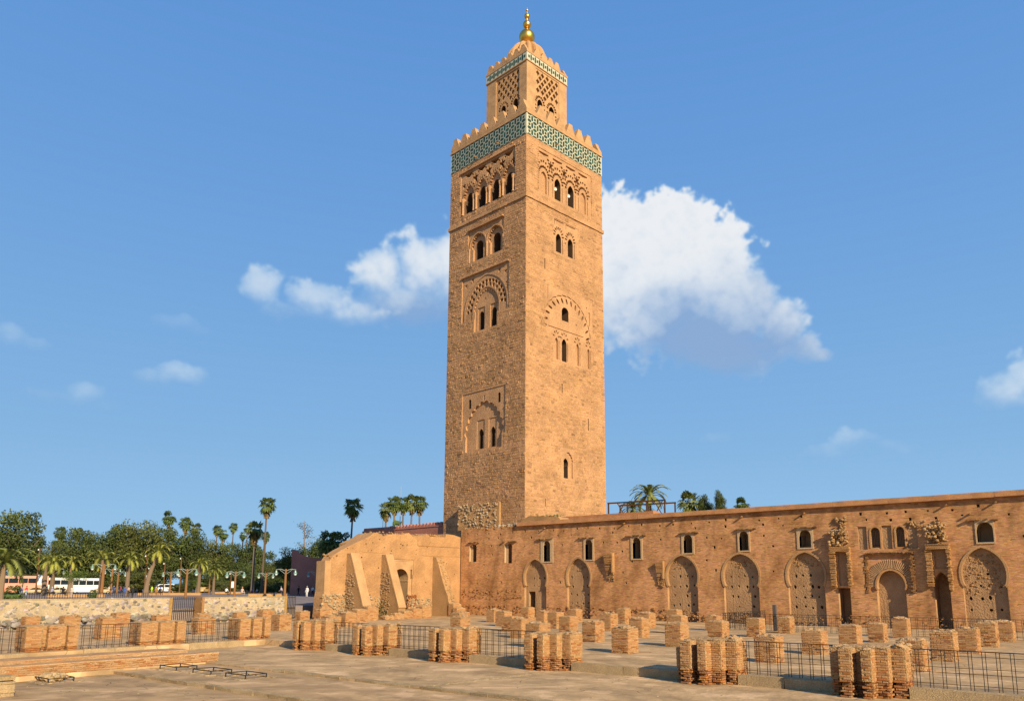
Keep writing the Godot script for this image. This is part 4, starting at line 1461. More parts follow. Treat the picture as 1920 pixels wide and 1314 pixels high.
	while x < x1:
		var l := minf(rng.randf_range(2., 4.), x1 - x)
		cp.rough_box(Vector3(x + l / 2, 8.93, WZ - 1.05), Vector3(l - .004, .37, 2.7), Color(1.0, .82, .74) * rng.randf_range(.93, 1.05), .012, rng)
		x += l
	part("coping", cp.done(M.plaster), t)
	for q in [-47.3, -38.2, -33.2, -27.0, -21.9, -9.0, -10.6, -12.0]:
		var b := MB.new()
		var y := 8.45 if q < -11. or q > -10. else 8.2
		if q == -10.6:
			y = 7.75
		b.tube(PackedVector3Array([Vector3(q, y, WZ - .1), Vector3(q + .03, y - .06, WZ + .32)]), PackedFloat32Array([.07, .06]), 7, Color(.7, .62, .52))
		part("water_spout", b.done(M.mortar), t)
	heap(t, "broken_brick", 520, Vector3(-58.3, .02, WZ - .08), Vector3(-30.6, 1.0, WZ + .06), .1, .26, M.mortar, Color(.75, .58, .44))
	heap(t, "broken_brick", 220, Vector3(-58.3, 1.6, WZ - .08), Vector3(-50.2, 2.6, WZ + .05), .08, .22, M.mortar, Color(.78, .6, .44))
	heap(t, "broken_brick", 260, Vector3(-30., .02, WZ - .06), Vector3(-6.6, .8, WZ + .02), .06, .16, M.mortar, Color(.8, .64, .48))
	for q in [[-32.63, .9], [-27.36, .9], [-43.4, 1.2]]:
		heap(t, "broken_brick", 70, Vector3(q[0] - 1.2, .0, WZ - .35), Vector3(q[0] + 1.2, q[1], WZ - .26), .08, .2, M.mortar, Color(.8, .64, .48))
	for q in arcs:
		heap(t, "rough_fill", 60, Vector3(q[0] - .85, 4.35, WZ - .35), Vector3(q[0] + .85, 5.0, WZ - .29), .08, .2, M.mortar, Color(.85, .74, .6))
	heap(t, "rough_fill", 190, Vector3(-11.2, 2.4, WZ - .36), Vector3(-9.2, 4.6, WZ - .3), .1, .22, M.mortar, Color(.88, .76, .62))
	# ragged top of the lower left end
	heap(t, "broken_top", 90, Vector3(-58.4, 8.62, WZ - .6), Vector3(-50.9, 8.85, WZ + .0), .12, .34, M.mortar, Color(.85, .66, .5), 20)


func roofs_behind() -> void:
	rng.seed = 66
	var t := thing("rubble_block", "square block of rough rubble masonry on the wall against the minaret", "masonry block", Vector3(-53.8, 8.7, -59.95))
	var b := MB.new()
	b.box(Vector3(-2.95, 1.4, -1.), Vector3(5.86, 2.76, 1.9), Color(.95, .86, .74))
	b.box(Vector3(-.06, 1.36, -1.02), Vector3(.2, 2.7, 1.9), Color(1.05, .96, .84))
	part("core", b.done(M.mortar), t)
	heap(t, "rubble_facing", 190, Vector3(-5.8, .1, -.1), Vector3(-.12, 2.7, .0), .12, .34, M.stone, Color(.46, .34, .21), 70)
	heap(t, "rubble_facing", 60, Vector3(-.2, -.2, -.3), Vector3(3.1, .3, .25), .2, .5, M.stone, Color(.42, .34, .25), 12)
	var s := thing("roof_terrace", "salmon coloured flat roof edge at the foot of the minaret, weeds on its corner", "roof", Vector3(-50.4, 8.75, -60.6))
	b = MB.new()
	b.box(Vector3(6.8, .42, -1.4), Vector3(14.4, .85, 1.2), Color(.95, .72, .62))
	part("parapet", b.done(M.plaster), s)
	b = MB.new()
	b.prism(PackedVector2Array([Vector2(0, 0), Vector2(5.2, 0), Vector2(4.8, .45), Vector2(1.2, .75), Vector2(.2, .3)]), Transform3D(Basis.IDENTITY, Vector3(-.3, .25, .9)), 1.6, Color(.9, .85, .74))
	part("earth_bank", b.done(M.mortar), s)
	heap(s, "weeds", 60, Vector3(.4, .8, -.4), Vector3(4., 1.0, .7), .1, .24, M.stone, Color(.2, .2, .08))
	var r := thing("tent_roof", "pale low tent shaped roofs behind the wall right of the minaret", "roof", Vector3(-36, 8.6, -64))
	for q in [[0., 0., 3.4, 1.15, 0], [4.6, -1.2, 3.6, 1.35, 1]]:
		b = MB.new()
		var c := Vector3(q[0], 0, q[1])
		var h := Vector3(q[0] + .4, q[3], q[1] - 1.5)
		for i in 4:
			var a := c + Vector3(q[2], 0, 0).rotated(Vector3.UP, TAU * i / 4 + .4)
			var e := c + Vector3(q[2], 0, 0).rotated(Vector3.UP, TAU * (i + 1) / 4 + .4)
			b.tri(a, h, e, Color(1.25, 1.05, .8))
			b.quad(a, e, e + Vector3.DOWN, a + Vector3.DOWN, Color(1.1, .9, .7))
		part("roof_slope", b.done(M.plaster), r)
	var p := thing("steel_frame", "rusty open steel frame on the roof in front of the date palm", "steel frame", Vector3(-47.0, 7.9, -70), .15)
	for q in [[0, 0], [2.2, 0], [4.4, 0], [6.4, 0], [0, -3], [3.2, -3], [6.4, -3]]:
		b = MB.new()
		b.box(Vector3(q[0], 1.9, q[1]), Vector3(.13, 3.8, .13), Color(.3, .26, .25))
		part("post", b.done(M.wood), p)
	for q in [[3.2, 0, 6.6, .14], [3.2, -3, 6.6, .14]]:
		b = MB.new()
		b.box(Vector3(q[0], 3.75, q[1]), Vector3(q[2], .15, q[3]), Color(.3, .26, .25))
		part("beam", b.done(M.wood), p)
	for q in [[.9, 1.6], [2.0, -1.6], [5.2, 1.6], [6.2, -1.6]]:
		b = MB.new()
		b.tube(PackedVector3Array([Vector3(q[0], 2.1, 0), Vector3(q[0] + q[1] * .6, 3.7, 0)]), PackedFloat32Array([.05, .05]), 5, Color(.3, .26, .25))
		part("brace", b.done(M.wood), p)


# ---------------------------------------------------------------- the buttressed wall and the rubble wall
func buttressed_wall() -> void:
	rng.seed = 404
	var t := thing("buttressed_wall", "sunlit ochre earth wall with sloping buttresses and an arched doorway", "wall")
	var w := CSGPolygon3D.new()
	w.name = "earth_wall"
	# profile in (-z, y), cut off along a broken slope at the left
	w.polygon = PackedVector2Array([Vector2(42.35, -.4), Vector2(42.5, 2.1), Vector2(43.0, 5.1), Vector2(43.35, 5.62), Vector2(44.2, 6.1), Vector2(45.6, 6.75), Vector2(47.3, 7.45), Vector2(47.9, 7.85), Vector2(48.5, 7.8), Vector2(49.1, 7.55), Vector2(49.7, 7.8), Vector2(51.2, 7.85), Vector2(52.2, 8.05), Vector2(52.7, 7.75), Vector2(54.2, 7.9), Vector2(54.6, 8.1), Vector2(55., 7.85), Vector2(57.2, 7.85), Vector2(57.3, 8.2), Vector2(58.4, 8.15), Vector2(59.4, 7.95), Vector2(59.45, -.4)])
	w.depth = 2.4
	w.transform = Transform3D(Basis(Vector3.UP, PI / 2), Vector3(WX, 0, 0))
	w.material = M.rammed_earth
	t.add_child(w)
	var f := Transform3D.IDENTITY
	var thin := CSGBox3D.new()
	thin.operation = CSGShape3D.OPERATION_SUBTRACTION
	thin.size = Vector3(8., 12., 3.)
	thin.position = Vector3(41.8, 4., -2.75)
	thin.material = M.rammed_earth
	w.add_child(thin)
	cut(w, f, rect(49.95, 52.95, 4.0, 5.45), .07, M.plaster)
	cut(w, f, rect(50.1, 52.8, 1.0, 5.3), .1, M.plaster)
	cut(w, f, arch(51.42, .3, 3.6, .95, 4.5, 0, 0., .2, .93), 3., M.mortar)
	cut(w, f, rect(52.65, 52.85, 3.6, 4.5), .4, M.mortar)
	cut(w, f, rect(49.9, 50.1, 4.3, 4.6), .5, M.mortar)
	for k in 60:
		var u := rng.randf_range(44.5, 59.)
		var y := rng.randf_range(1.5, 7.4)
		if u > 49.6 and u < 53.2 and y < 5.6 or y > 5.6 + (u - 43.4) * .42:
			continue
		var s := rng.randf_range(.03, .09)
		cut(w, f, rect(u - s, u + s, y, y + s * 1.8), .4, M.mortar)
	# raised bands of the upper lifts and plaster skins below them
	for q in [[-59.3, -53.4, 6.85, 7.6, .05], [-59.35, -54.0, 5.9, 6.0, .03], [-49.2, -46.6, 6.0, 6.1, .03]]:
		wedge(t, "earth_band", M.rammed_earth, WX - .1, WX + q[4], q[2], q[3], q[0], q[1], Color(1.05, 1.03, 1.), .012)
	wedge(t, "lit_jamb", M.plaster, WX - 1.25, WX + .04, 1.9, 5.15, -43.25, -42.55, Color(1.1, 1.05, .98), .05)
	heap(t, "broken_top", 130, Vector3(WX - 1.5, 7.7, -59.), Vector3(WX - .1, 8., -47.8), .12, .4, M.mortar, Color(1., .9, .75), 30)
	heap(t, "broken_slope", 40, Vector3(WX - 1.2, 5.3, -44.), Vector3(WX, 5.7, -43.2), .15, .35, M.mortar, Color(.95, .85, .72))
	# exposed rubble low on the face
	heap(t, "exposed_rubble", 170, Vector3(WX - .08, .1, -45.), Vector3(WX + .08, 2.2, -42.4), .14, .36, M.stone, Color(.5, .37, .22), 60)
	heap(t, "exposed_rubble", 120, Vector3(WX - .08, .1, -48.9), Vector3(WX + .05, 2., -45.8), .12, .3, M.stone, Color(.5, .37, .22), 30)
	heap(t, "exposed_rubble", 190, Vector3(WX - .08, .1, -55.5), Vector3(WX + .05, 1.7, -52.4), .12, .32, M.stone, Color(.5, .37, .22), 60)
	heap(t, "exposed_brick", 120, Vector3(WX - .02, .9, -53.4), Vector3(WX + .1, 2.1, -52.2), .08, .2, M.mortar, Color(1., .62, .45))
	# three buttresses
	var n := 0
	for q in [[-45.76, -44.86], [-49.74, -48.89], [-56.4, -55.5]]:
		var b := MB.new()
		var prof := PackedVector2Array([Vector2(-.3, 0), Vector2(2.62, 0), Vector2(2.6, .95), Vector2(.55, 5.82), Vector2(-.3, 5.84)])
		if n == 2:
			prof = PackedVector2Array([Vector2(-.3, 0), Vector2(2.6, 0), Vector2(2.45, 1.), Vector2(2.2, 2.0), Vector2(1.85, 2.6), Vector2(1.3, 3.8), Vector2(.9, 4.9), Vector2(.5, 5.7), Vector2(-.3, 5.9)])
		b.prism(prof, Transform3D(Basis.IDENTITY, Vector3(WX, 0, q[1])), q[1] - q[0], Color(.98, .92, .82))
		var o := part("buttress", b.done(M.mortar), t)
		var skin := MB.new()
		if n < 2:
			var p := PackedVector3Array()
			for i in 8:
				var lowz: float = (q[1] + .02) if i & 4 else q[0] - .02
				p.append(Vector3(WX + (2.66 if i & 1 else .56) + (0.03 if i & 2 else -.1), (.95 if i & 1 else 5.84) + (.03 if i & 2 else -.08), lowz))
			skin.hexa(p, Color(.97, .97, .95))
			part("plaster_slope", skin.done(M.plaster), o)
		else:
			heap_on(o, prof, q)
		n += 1
	heap(t, "buttress_facing", 130, Vector3(WX, .1, -44.88), Vector3(WX + 1.3, 4.2, -44.83), .1, .24, M.stone, Color(.40, .27, .15), 30)
	heap(t, "buttress_facing", 130, Vector3(WX, .1, -48.91), Vector3(WX + 1.3, 4.2, -48.86), .1, .24, M.stone, Color(.40, .27, .15), 30)
	# brick bases
	for q in [[-56.1, -55.2, -45.9, -44.7, .95], [-56., -55.1, -49.9, -48.8, .6], [-56.2, -55.5, -56.5, -55.4, 1.2], [-55.5, -54.9, -56.5, -55.3, .8], [-54.9, -54.3, -56.5, -55.2, .42]]:
		var base := Node3D.new()
		base.name = "brick_base"
		base.position = Vector3(q[1], 0, q[3])
		t.add_child(base, true)
		stump_mesh(base, q[1] - q[0], q[3] - q[2], q[4], 0)
	var st := thing("stepped_brick_wall", "ruined stepped low brick wall in front of the second buttress", "brick wall", Vector3(-54.9, 0, -46.4))
	for i in 5:
		var base := Node3D.new()
		base.name = "brick_step"
		base.position = Vector3(0, 0, -i * 1.1)
		st.add_child(base, true)
		stump_mesh(base, .9, 1.08, .28 + .19 * i, 0)
	var g := thing("weedy_shrub", "dark shrub growing between the two smooth buttresses", "shrub", Vector3(-56.9, 0, -47.6))
	var fb := MB.new()
	for i in 170:
		var c := Vector3(rng.randfn(0, .3), absf(rng.randfn(.6, .45)), rng.randfn(0, .3))
		var d := Vector3(rng.randfn(), rng.randfn(), rng.randfn()).normalized() * .09
		var e := Vector3(rng.randfn(), rng.randfn(), rng.randfn()).normalized() * .06
		fb.quad(c - d, c + e, c + d, c - e, Color(.055, .07, .025) * rng.randf_range(.5, 1.4))
	part("foliage", fb.done(M.leaf), g)


func heap_on(o: Node3D, prof: PackedVector2Array, q: Array) -> void:
	var b := MB.new()
	for i in 130:
		var k := rng.randi_range(1, prof.size() - 3)
		var p := prof[k].lerp(prof[k + 1], rng.randf())
		b.rock(Vector3(WX + p.x, p.y, rng.randf_range(q[0] + .05, q[1] - .05)), Vector3(.2, .13, .22) * rng.randf_range(.5, 1.3), Color(1.15, 1.1, 1.) * rng.randf_range(.7, 1.1), rng)
	part("broken_slope", b.done(M.mortar), o, Transform3D.IDENTITY, true)


func rubble_wall() -> void:
	rng.seed = 808
	for q in [[-31.05, 10., "long wall of pale rounded boulders set in mortar, left of the first iron gate"], [-41.4, -33.6, "pale boulder wall between the two iron gates"]]:
		var t := thing("rubble_wall", q[2], "stone wall", Vector3(-62.4, 0, q[1]), 0., "boulder walls along the square")
		var l: float = q[1] - q[0]
		var b := MB.new()
		b.box(Vector3(-.62, .75, -l / 2), Vector3(1.24, 2.5, l), Color.WHITE)
		b.box(Vector3(-.62, 2.0, -l / 2), Vector3(1.3, .05, l + .02), Color(1.05, 1.05, 1.05))
		part("mortar_bed", b.done(M.boulder_mortar), t)
		var list := []
		for k in int(l * 60):
			var y := rng.randf_range(.05, 1.9)
			var s := rng.randf_range(.12, .3) * (1.25 if y < .7 else 1.)
			list.append([s, Vector3(rng.randf_range(-.12, -.06) + (.12 if y < .65 else 0.), y, -rng.randf_range(.1, l - .1))])
		list.sort_custom(func(u, v): return u[0] > v[0])
		var rest := MB.new()
		for i in list.size():
			var one := rest if i >= 130 else MB.new()
			var g := rng.randf_range(.2, .66)
			var k := Color(g, g * rng.randf_range(.78, .92), g * rng.randf_range(.58, .82))
			if list[i][1].y < .7:
				k *= .7
			one.rock(list[i][1], Vector3(list[i][0] * .75, list[i][0] * rng.randf_range(.8, 1.1), list[i][0] * rng.randf_range(1.1, 1.6)) * 1.25, k, rng)
			if i < 130:
				part("boulder", one.done(M.stone), t)
		part("small_boulders", rest.done(M.stone), t, Transform3D.IDENTITY, true)
		if l < 10.:
			wedge(t, "brick_jamb", M.mortar, -1.25, .04, 0., 2.03, -.12, .1, Color(.95, .8, .65), .01)
		wedge(t, "brick_jamb", M.mortar, -1.3, .05, 0., 2.03, -l - .02, -l + .22, Color(1.3, .95, .62), .01)
	# gates
	for q in [[-33.55, -31.1, "black iron gate in the gap of the boulder wall"], [-43.0, -41.5, "narrow black iron gate beside the rough end of the ochre wall"]]:
		var t := thing("iron_gate", q[2], "gate", Vector3(-63.4, 0, q[1]), 0., "iron gates in the boulder wall")
		var l: float = q[1] - q[0]
		for i in int(l / .16) + 1:
			var b := MB.new()
			b.box(Vector3(0, 1.05, -i * .16 - .04), Vector3(.03, 2., .03), Color.WHITE)
			part("bar", b.done(M.iron), t)
		for y in [.12, 1.0, 1.9]:
			var b := MB.new()
			b.box(Vector3(0, y, -l / 2), Vector3(.035, .05, l), Color.WHITE)
			part("rail", b.done(M.iron), t)
	# fallen boulders along its foot
	var h := thing("fallen_boulders", "loose grey boulders lying along the foot of the boulder wall", "boulders")
	for i in 46:
		var b := MB.new()
		var s := rng.randf_range(.3, .62)
		b.rock(Vector3(-62.1 + rng.randf_range(-.1, .5), rng.randf_range(.05, .6), rng.randf_range(-28., -8.)), Vector3(s, s * .75, s), Color(.42, .38, .32) * rng.randf_range(.6, 1.25), rng)
		part("boulder", b.done(M.stone), h)


func far_walls() -> void:
	rng.seed = 90
	var t := thing("pink_wall", "plain dark pink wall with a curved shoulder beyond the square", "wall")
	var b := MB.new()
	var a := Vector3(-130.6, 0, -87.2)
	var dir := (Vector3(-121.4, 0, -99.3) - a).normalized()
	var x := Transform3D(Basis(dir, Vector3.UP, dir.cross(Vector3.UP)), a)
	b.prism(PackedVector2Array([Vector2(0, .5), Vector2(0, 9.75), Vector2(.6, 9.65), Vector2(1.4, 9.0), Vector2(2.4, 8.5), Vector2(3.6, 8.2), Vector2(22., 8.35), Vector2(22, .5)]), x, .8, Color(.9, .9, .95))
	part("wall", b.done(M.pink_plaster), t)
	var d := thing("doorway_wall", "pink plaster wall seen through the arched doorway", "wall", Vector3(-69.6, 0, -60.2))
	b = MB.new()
	b.box(Vector3(0, 3.2, 0), Vector3(.5, 6.4, 3.4), Color(1.5, 1.35, 1.3))
	part("wall", b.done(M.pink_plaster), d)
	var c := thing("crenellated_wall", "reddish crenellated wall left of the minaret below the row of palms", "wall")
	var mer := merlon(.5, .42, .3)
	for q in [[Vector3(-63.2, 0, -61.5), Vector3(-72.6, 0, -62.3), 9.5, 9.47], [Vector3(-72.6, 0, -62.3), Vector3(-79.6, 0, -68.4), 9.47, 10.1], [Vector3(-79.6, 0, -68.4), Vector3(-90.9, 0, -72.1), 10.1, 10.5]]:
		b = MB.new()
		var p: Vector3 = q[0]
		var e: Vector3 = q[1]
		var dd := (e - p).normalized()
		var l := p.distance_to(e)
		var r := -dd
		var z := r.cross(Vector3.UP)
		var xx := Transform3D(Basis(r, Vector3.UP, z), e)
		b.prism(PackedVector2Array([Vector2(0, 0), Vector2(0, q[3]), Vector2(l, q[2]), Vector2(l, 0)]), xx, .8, Color(1.05, .95, .85))
		b.prism(PackedVector2Array([Vector2(0, q[3]), Vector2(0, q[3] + .1), Vector2(l, q[2] + .1), Vector2(l, q[2])]), xx * Transform3D(Basis.IDENTITY, Vector3(0, 0, .06)), .92, Color(1.1, .98, .88))
		part("wall", b.done(M.pink_plaster), c)
		var n := int(l / .62)
		for i in n:
			var u := (i + .5) * l / n
			part("merlon", _tinted(mer), c, xx * Transform3D(Basis.IDENTITY, Vector3(u, lerpf(q[3], q[2], u / l) + .1, -.3)))


var tinted_mesh: ArrayMesh
func _tinted(m: ArrayMesh) -> ArrayMesh:
	if tinted_mesh == null:
		tinted_mesh = m.duplicate()
		tinted_mesh.surface_set_material(0, M.pink_plaster)
	return tinted_mesh


# ---------------------------------------------------------------- plants
func fan_crown(leaves: int, skirt: float, k: Color) -> ArrayMesh:     # radius about 1.7, centre at the origin
	var b := MB.new()
	for i in leaves:
		var up := rng.randf_range(-.95, .97)
		var a := rng.randf() * TAU
		var d := Vector3(cos(a) * sqrt(1. - up * up), up, sin(a) * sqrt(1. - up * up))
		var side := d.cross(Vector3.UP).normalized()
		var base := d * rng.randf_range(.75, 1.05) + Vector3(0, -.08, 0)
		var dd := (d + Vector3.DOWN * (.5 if up < .5 else -.1)).normalized()      # the blades hang
		var stem := k * .8
		b.quad(d * .08, d * .08 + side * .03, base + side * .02, base - side * .02, stem)
		var size := rng.randf_range(.75, 1.05)
		var nrm := side.cross(dd).normalized()
		var tone := k * rng.randf_range(.6, 1.35)
		for j in 9:
			var g := lerpf(-1.9, 1.9, j / 8.) + rng.randf_range(-.06, .06)
			var dir := dd * cos(g) + side * sin(g)
			var w := (dd * -sin(g) + side * cos(g)) * .13 * size
			var tip := base + dir * size * (1. - .1 * absf(g)) - Vector3(0, .2 + .1 * absf(g), 0) * size + nrm * (.07 if j % 2 else -.05)
			var mid := base + dir * size * .6
			b.tri(base, mid - w, mid + w, tone)
			b.tri(mid - w, tip, mid + w, tone * rng.randf_range(.8, 1.15))
	for i in int(leaves * skirt):
		var a := rng.randf() * TAU
		var p := Vector3(cos(a), 0, sin(a)) * rng.randf_range(.15, .6)
		var w := Vector3(-sin(a), 0, cos(a)) * .2
		var y := rng.randf_range(-1.5, -.4)
		b.tri(Vector3(p.x * .4, y + .3, p.z * .4), p + Vector3(0, y - .8, 0) + w, p + Vector3(0, y - .8, 0) - w, Color(.21, .145, .055) * rng.randf_range(.6, 1.3))
	return b.done(M.leaf)


func date_crown(fronds: int, k: Color, droop: float) -> ArrayMesh:     # radius about 2.6
	var b := MB.new()
	for i in fronds:
		var a := i * 2.39996 + rng.randf() * .3
		var e := lerpf(-.35, 1.35, pow(float(i) / fronds, .8)) + rng.randf_range(-.1, .1)
		var d := Vector3(cos(a), 0, sin(a))
		var side := Vector3(-sin(a), 0, cos(a))
		var l := rng.randf_range(2.2, 2.9)
		var tone := k * rng.randf_range(.65, 1.3)
		var p := Vector3(0, 0, 0)
		var n := 9
		for j in n:
			var g := e - droop * pow(float(j + 1) / n, 1.6)
			var step := (d * cos(g) + Vector3.UP * sin(g)) * l / n
			var q := p + step
			b.quad(p + side * .03, q + side * .02, q - side * .02, p - side * .03, tone * .9)
			if j > 0:
				var ll := .30 * sin(PI * (j + .8) / (n + 1.2)) + .06
				for s in [-1, 1]:
					var tip: Vector3 = (p + q) / 2 + side * s * ll + step.normalized() * ll * 1.0 + Vector3(0, .1 - .22 * float(j) / n, 0)
					b.tri(p, p + step * .7, tip, tone * rng.randf_range(.8, 1.2))
					b.tri(p + step * .5, q + step * .2, tip + step * .55 + Vector3(0, -.06, 0), tone * rng.randf_range(.8, 1.2))
			p = q
	return b.done(M.leaf)


func tree_crown(blobs: int, leaves: int, k: Color, open := 0.) -> ArrayMesh:     # within the unit sphere
	var b := MB.new()
	for i in blobs:
		var c := Vector3(rng.randfn(), rng.randfn(), rng.randfn()).normalized() * pow(rng.randf(), .4) * .8
		c.y = c.y * .95 + .05
		var r := rng.randf_range(.2, .36)
		var tone := k * rng.randf_range(.7, 1.25)
		for j in leaves:
			var d := Vector3(rng.randfn(), rng.randfn(), rng.randfn()).normalized()
			var p := c + d * r * pow(rng.randf(), .35) * Vector3(1.15, .85, 1.15)
			var n := (d + Vector3(rng.randfn(), rng.randfn(), rng.randfn()) * .5).normalized()
			var u := n.cross(Vector3(.3, .8, .5)).normalized() * rng.randf_range(.017, .036)
			var w := n.cross(u).normalized() * rng.randf_range(.017, .036)
			b.quad(p - u, p + w, p + u, p - w, tone * rng.randf_range(.6, 1.4))
	return b.done(M.leaf)


func trunk(tall: float, r0: float, r1: float, lean: Vector3, k: Color, sides := 8) -> ArrayMesh:
	var b := MB.new()
	var p := PackedVector3Array(); var r := PackedFloat32Array()
	for i in 8:
		var t := i / 7.
		p.append(Vector3(0, tall * t, 0) + lean * t * t)
		r.append(lerpf(r0, r1, t) * (1. + (.35 * (1. - t * 5.) if t < .2 else 0.)))
	b.tube(p, r, sides, k)
	return b.done(M.bark)


func plants() -> void:
	rng.seed = 2024
	var fan := [fan_crown(34, 1.2, Color(.115, .15, .04)), fan_crown(38, .8, Color(.10, .14, .04)), fan_crown(32, 2., Color(.145, .165, .045))]
	var date := [date_crown(22, Color(.33, .32, .06), 1.55), date_crown(25, Color(.30, .31, .06), 1.7), date_crown(46, Color(.20, .22, .055), 1.35)]
	# slender fan palms: foot x, z, height of the crown's centre, crown size, trunk radius, kind, label
	var palms := [
		[-161.3, -100.4, 21.2, 1.1, .26, 0, "tallest slender fan palm, rising well above the park trees"],
		[-170.9, -103.9, 16.2, 1.3, .38, 2, "stout fan palm with a thick skirt of dead leaves beside the tallest palm"],
		[-286.2, -164.3, 25.6, 1.0, .3, 0, "far small fan palm above the trees, left of the stout palm"],
		[-284.2, -167.7, 22.4, .85, .3, 1, "far short fan palm just left of the stout palm's crown"],
		[-275.1, -163.5, 24.5, .9, .3, 1, "far fan palm touching the left of the stout palm's crown"],
		[-271.4, -149.7, 23.2, 1., .3, 0, "far fan palm at the right end of the dense tree line"],
		[-261.9, -146.4, 21.0, 1., .3, 1, "lower far fan palm at the right end of the dense tree line"],
		[-254.4, -158.9, 20.6, 1., .3, 0, "far fan palm half hidden behind the tallest palm's trunk"],
		[-251.8, -122.5, 24.6, 1.25, .3, 1, "fan palm crown rising out of the highest treetop"],
		[-258.7, -131.1, 23.7, 1.25, .3, 0, "bushy fan palm above the treetops, middle of three"],
		[-257.2, -134.0, 22.0, 1.2, .3, 2, "fan palm with a hanging skirt above the treetops, right of three"],
		[-282.1, -102.0, 20.1, 1.15, .3, 0, "far fan palm in the gap right of the big left tree"],
		[-272.9, -98.2, 16.8, 1.15, .3, 1, "shorter far fan palm in the gap right of the big left tree"],
		[-265.4, -89.2, 15.4, 1.3, .3, 1, "pale far fan palm close under the big left tree's edge"],
		[-261.8, -99.4, 19.0, 1.0, .3, 2, "fan palm crown at the left shoulder of the dense trees"],
		[-118.8, -91.6, 17.5, 1.0, .23, 0, "lone dark fan palm standing free between the trees and the minaret"],
		[-145.5, -122.2, 20.9, 1.05, .3, 2, "leftmost and lowest fan palm of the five above the crenellated wall"],
		[-144.2, -123.7, 22.4, 1.05, .3, 0, "second fan palm from the left above the crenellated wall"],
		[-143.0, -125.1, 22.3, .95, .3, 1, "dark trunked middle fan palm above the crenellated wall"],
		[-141.7, -126.6, 22.7, 1.1, .3, 2, "fourth fan palm from the left above the crenellated wall"],
		[-140.2, -128.2, 22.6, 1.1, .3, 0, "rightmost fan palm above the crenellated wall, nearest the minaret"],
		[-132.5, -114.4, 15.6, .9, .3, 1, "small fan palm peeping over the crenellated wall"],
		[-113.0, -82.7, 10.2, 1.25, .3, 1, "bushy fan palm left of two behind the slope of the ochre wall"],
		[-112.0, -84.1, 10.3, 1.25, .3, 0, "bushy fan palm right of two behind the slope of the ochre wall"],
		[-49.6, -92.5, 13.9, .85, .3, 2, "bushy fan palm behind the arched wall beside dark evergreens"],
		[-43.3, -95.7, 13.3, .6, .3, 1, "small fan palm crown just above the arched wall's coping"]]
	for q in palms:
		var t := thing("fan_palm", q[6], "palm tree", Vector3(q[0], PLAZA - .1, q[1]), rng.randf() * TAU, "fan palms")
		var h: float = q[2] - PLAZA
		var lean := Vector3(rng.randf_range(-.3, .3), 0, rng.randf_range(-.3, .3))
		part("trunk", trunk(h - .5, q[4], q[4] * .62, lean, Color(.19, .14, .095) * rng.randf_range(.7, 1.2)), t)
		part("crown", fan[q[5]], t, Transform3D(Basis.from_scale(Vector3.ONE * q[3] * 1.25), Vector3(0, h, 0) + lean))
	var dates := [
		[-84.1, -25.9, 5.0, 1.05, 2, "large feathery date palm at the left edge of the view", Vector3.ZERO, .3],
		[-165.2, -57.8, 7.4, .95, 0, "yellowish date palm partly behind the tall pole at left", Vector3.ZERO, .42],
		[-155.4, -55.6, 7.0, 1.15, 1, "yellow green date palm above the orange bus", Vector3.ZERO, .42],
		[-168.5, -63.4, 7.6, 1., 0, "date palm behind the round leafy street tree", Vector3.ZERO, .4],
		[-148.0, -60.7, 7.5, 1.2, 0, "yellow green date palm beside the nearest lamp post", Vector3.ZERO, .42],
		[-151.0, -66.5, 7.6, 1.15, 1, "yellow green date palm behind the standing couple", Vector3.ZERO, .42],
		[-154.5, -71.6, 9.4, 1.25, 0, "tall leaning date palm behind the white banner", Vector3(.7, 0, -1.6), .45],
		[-159.0, -84.4, 7.3, 1., 1, "short yellow date palm right of the leaning one", Vector3.ZERO, .4],
		[-160.5, -88.5, 6.2, .95, 2, "bushy palm with a forked pale trunk near the taxis", Vector3.ZERO, .3],
		[-48.8, -81.5, 13.6, 1.0, 2, "green date palm spreading over the arched wall right of the minaret", Vector3.ZERO, .32],
		[-55.8, -88.9, 12.9, .8, 2, "small date palm behind the rusty steel frame", Vector3.ZERO, .3]]
	for q in dates:
		var t := thing("date_palm", q[5], "palm tree", Vector3(q[0], PLAZA - .1, q[1]), rng.randf() * TAU if q[6] == Vector3.ZERO else 0., "date palms")
		var h: float = q[2] - PLAZA
		part("trunk", trunk(h, q[7], q[7] * .75, q[6], Color(.24, .17, .11) * rng.randf_range(.8, 1.15), 9), t)
		part("crown", date[q[4]], t, Transform3D(Basis.from_scale(Vector3.ONE * q[3]), Vector3(0, h + .1, 0) + q[6]))
	# broad dark trees of the park
	var crowns := [tree_crown(54, 190, Color(.086, .106, .03)), tree_crown(52, 190, Color(.076, .098, .029)), tree_crown(58, 180, Color(.102, .112, .031))]
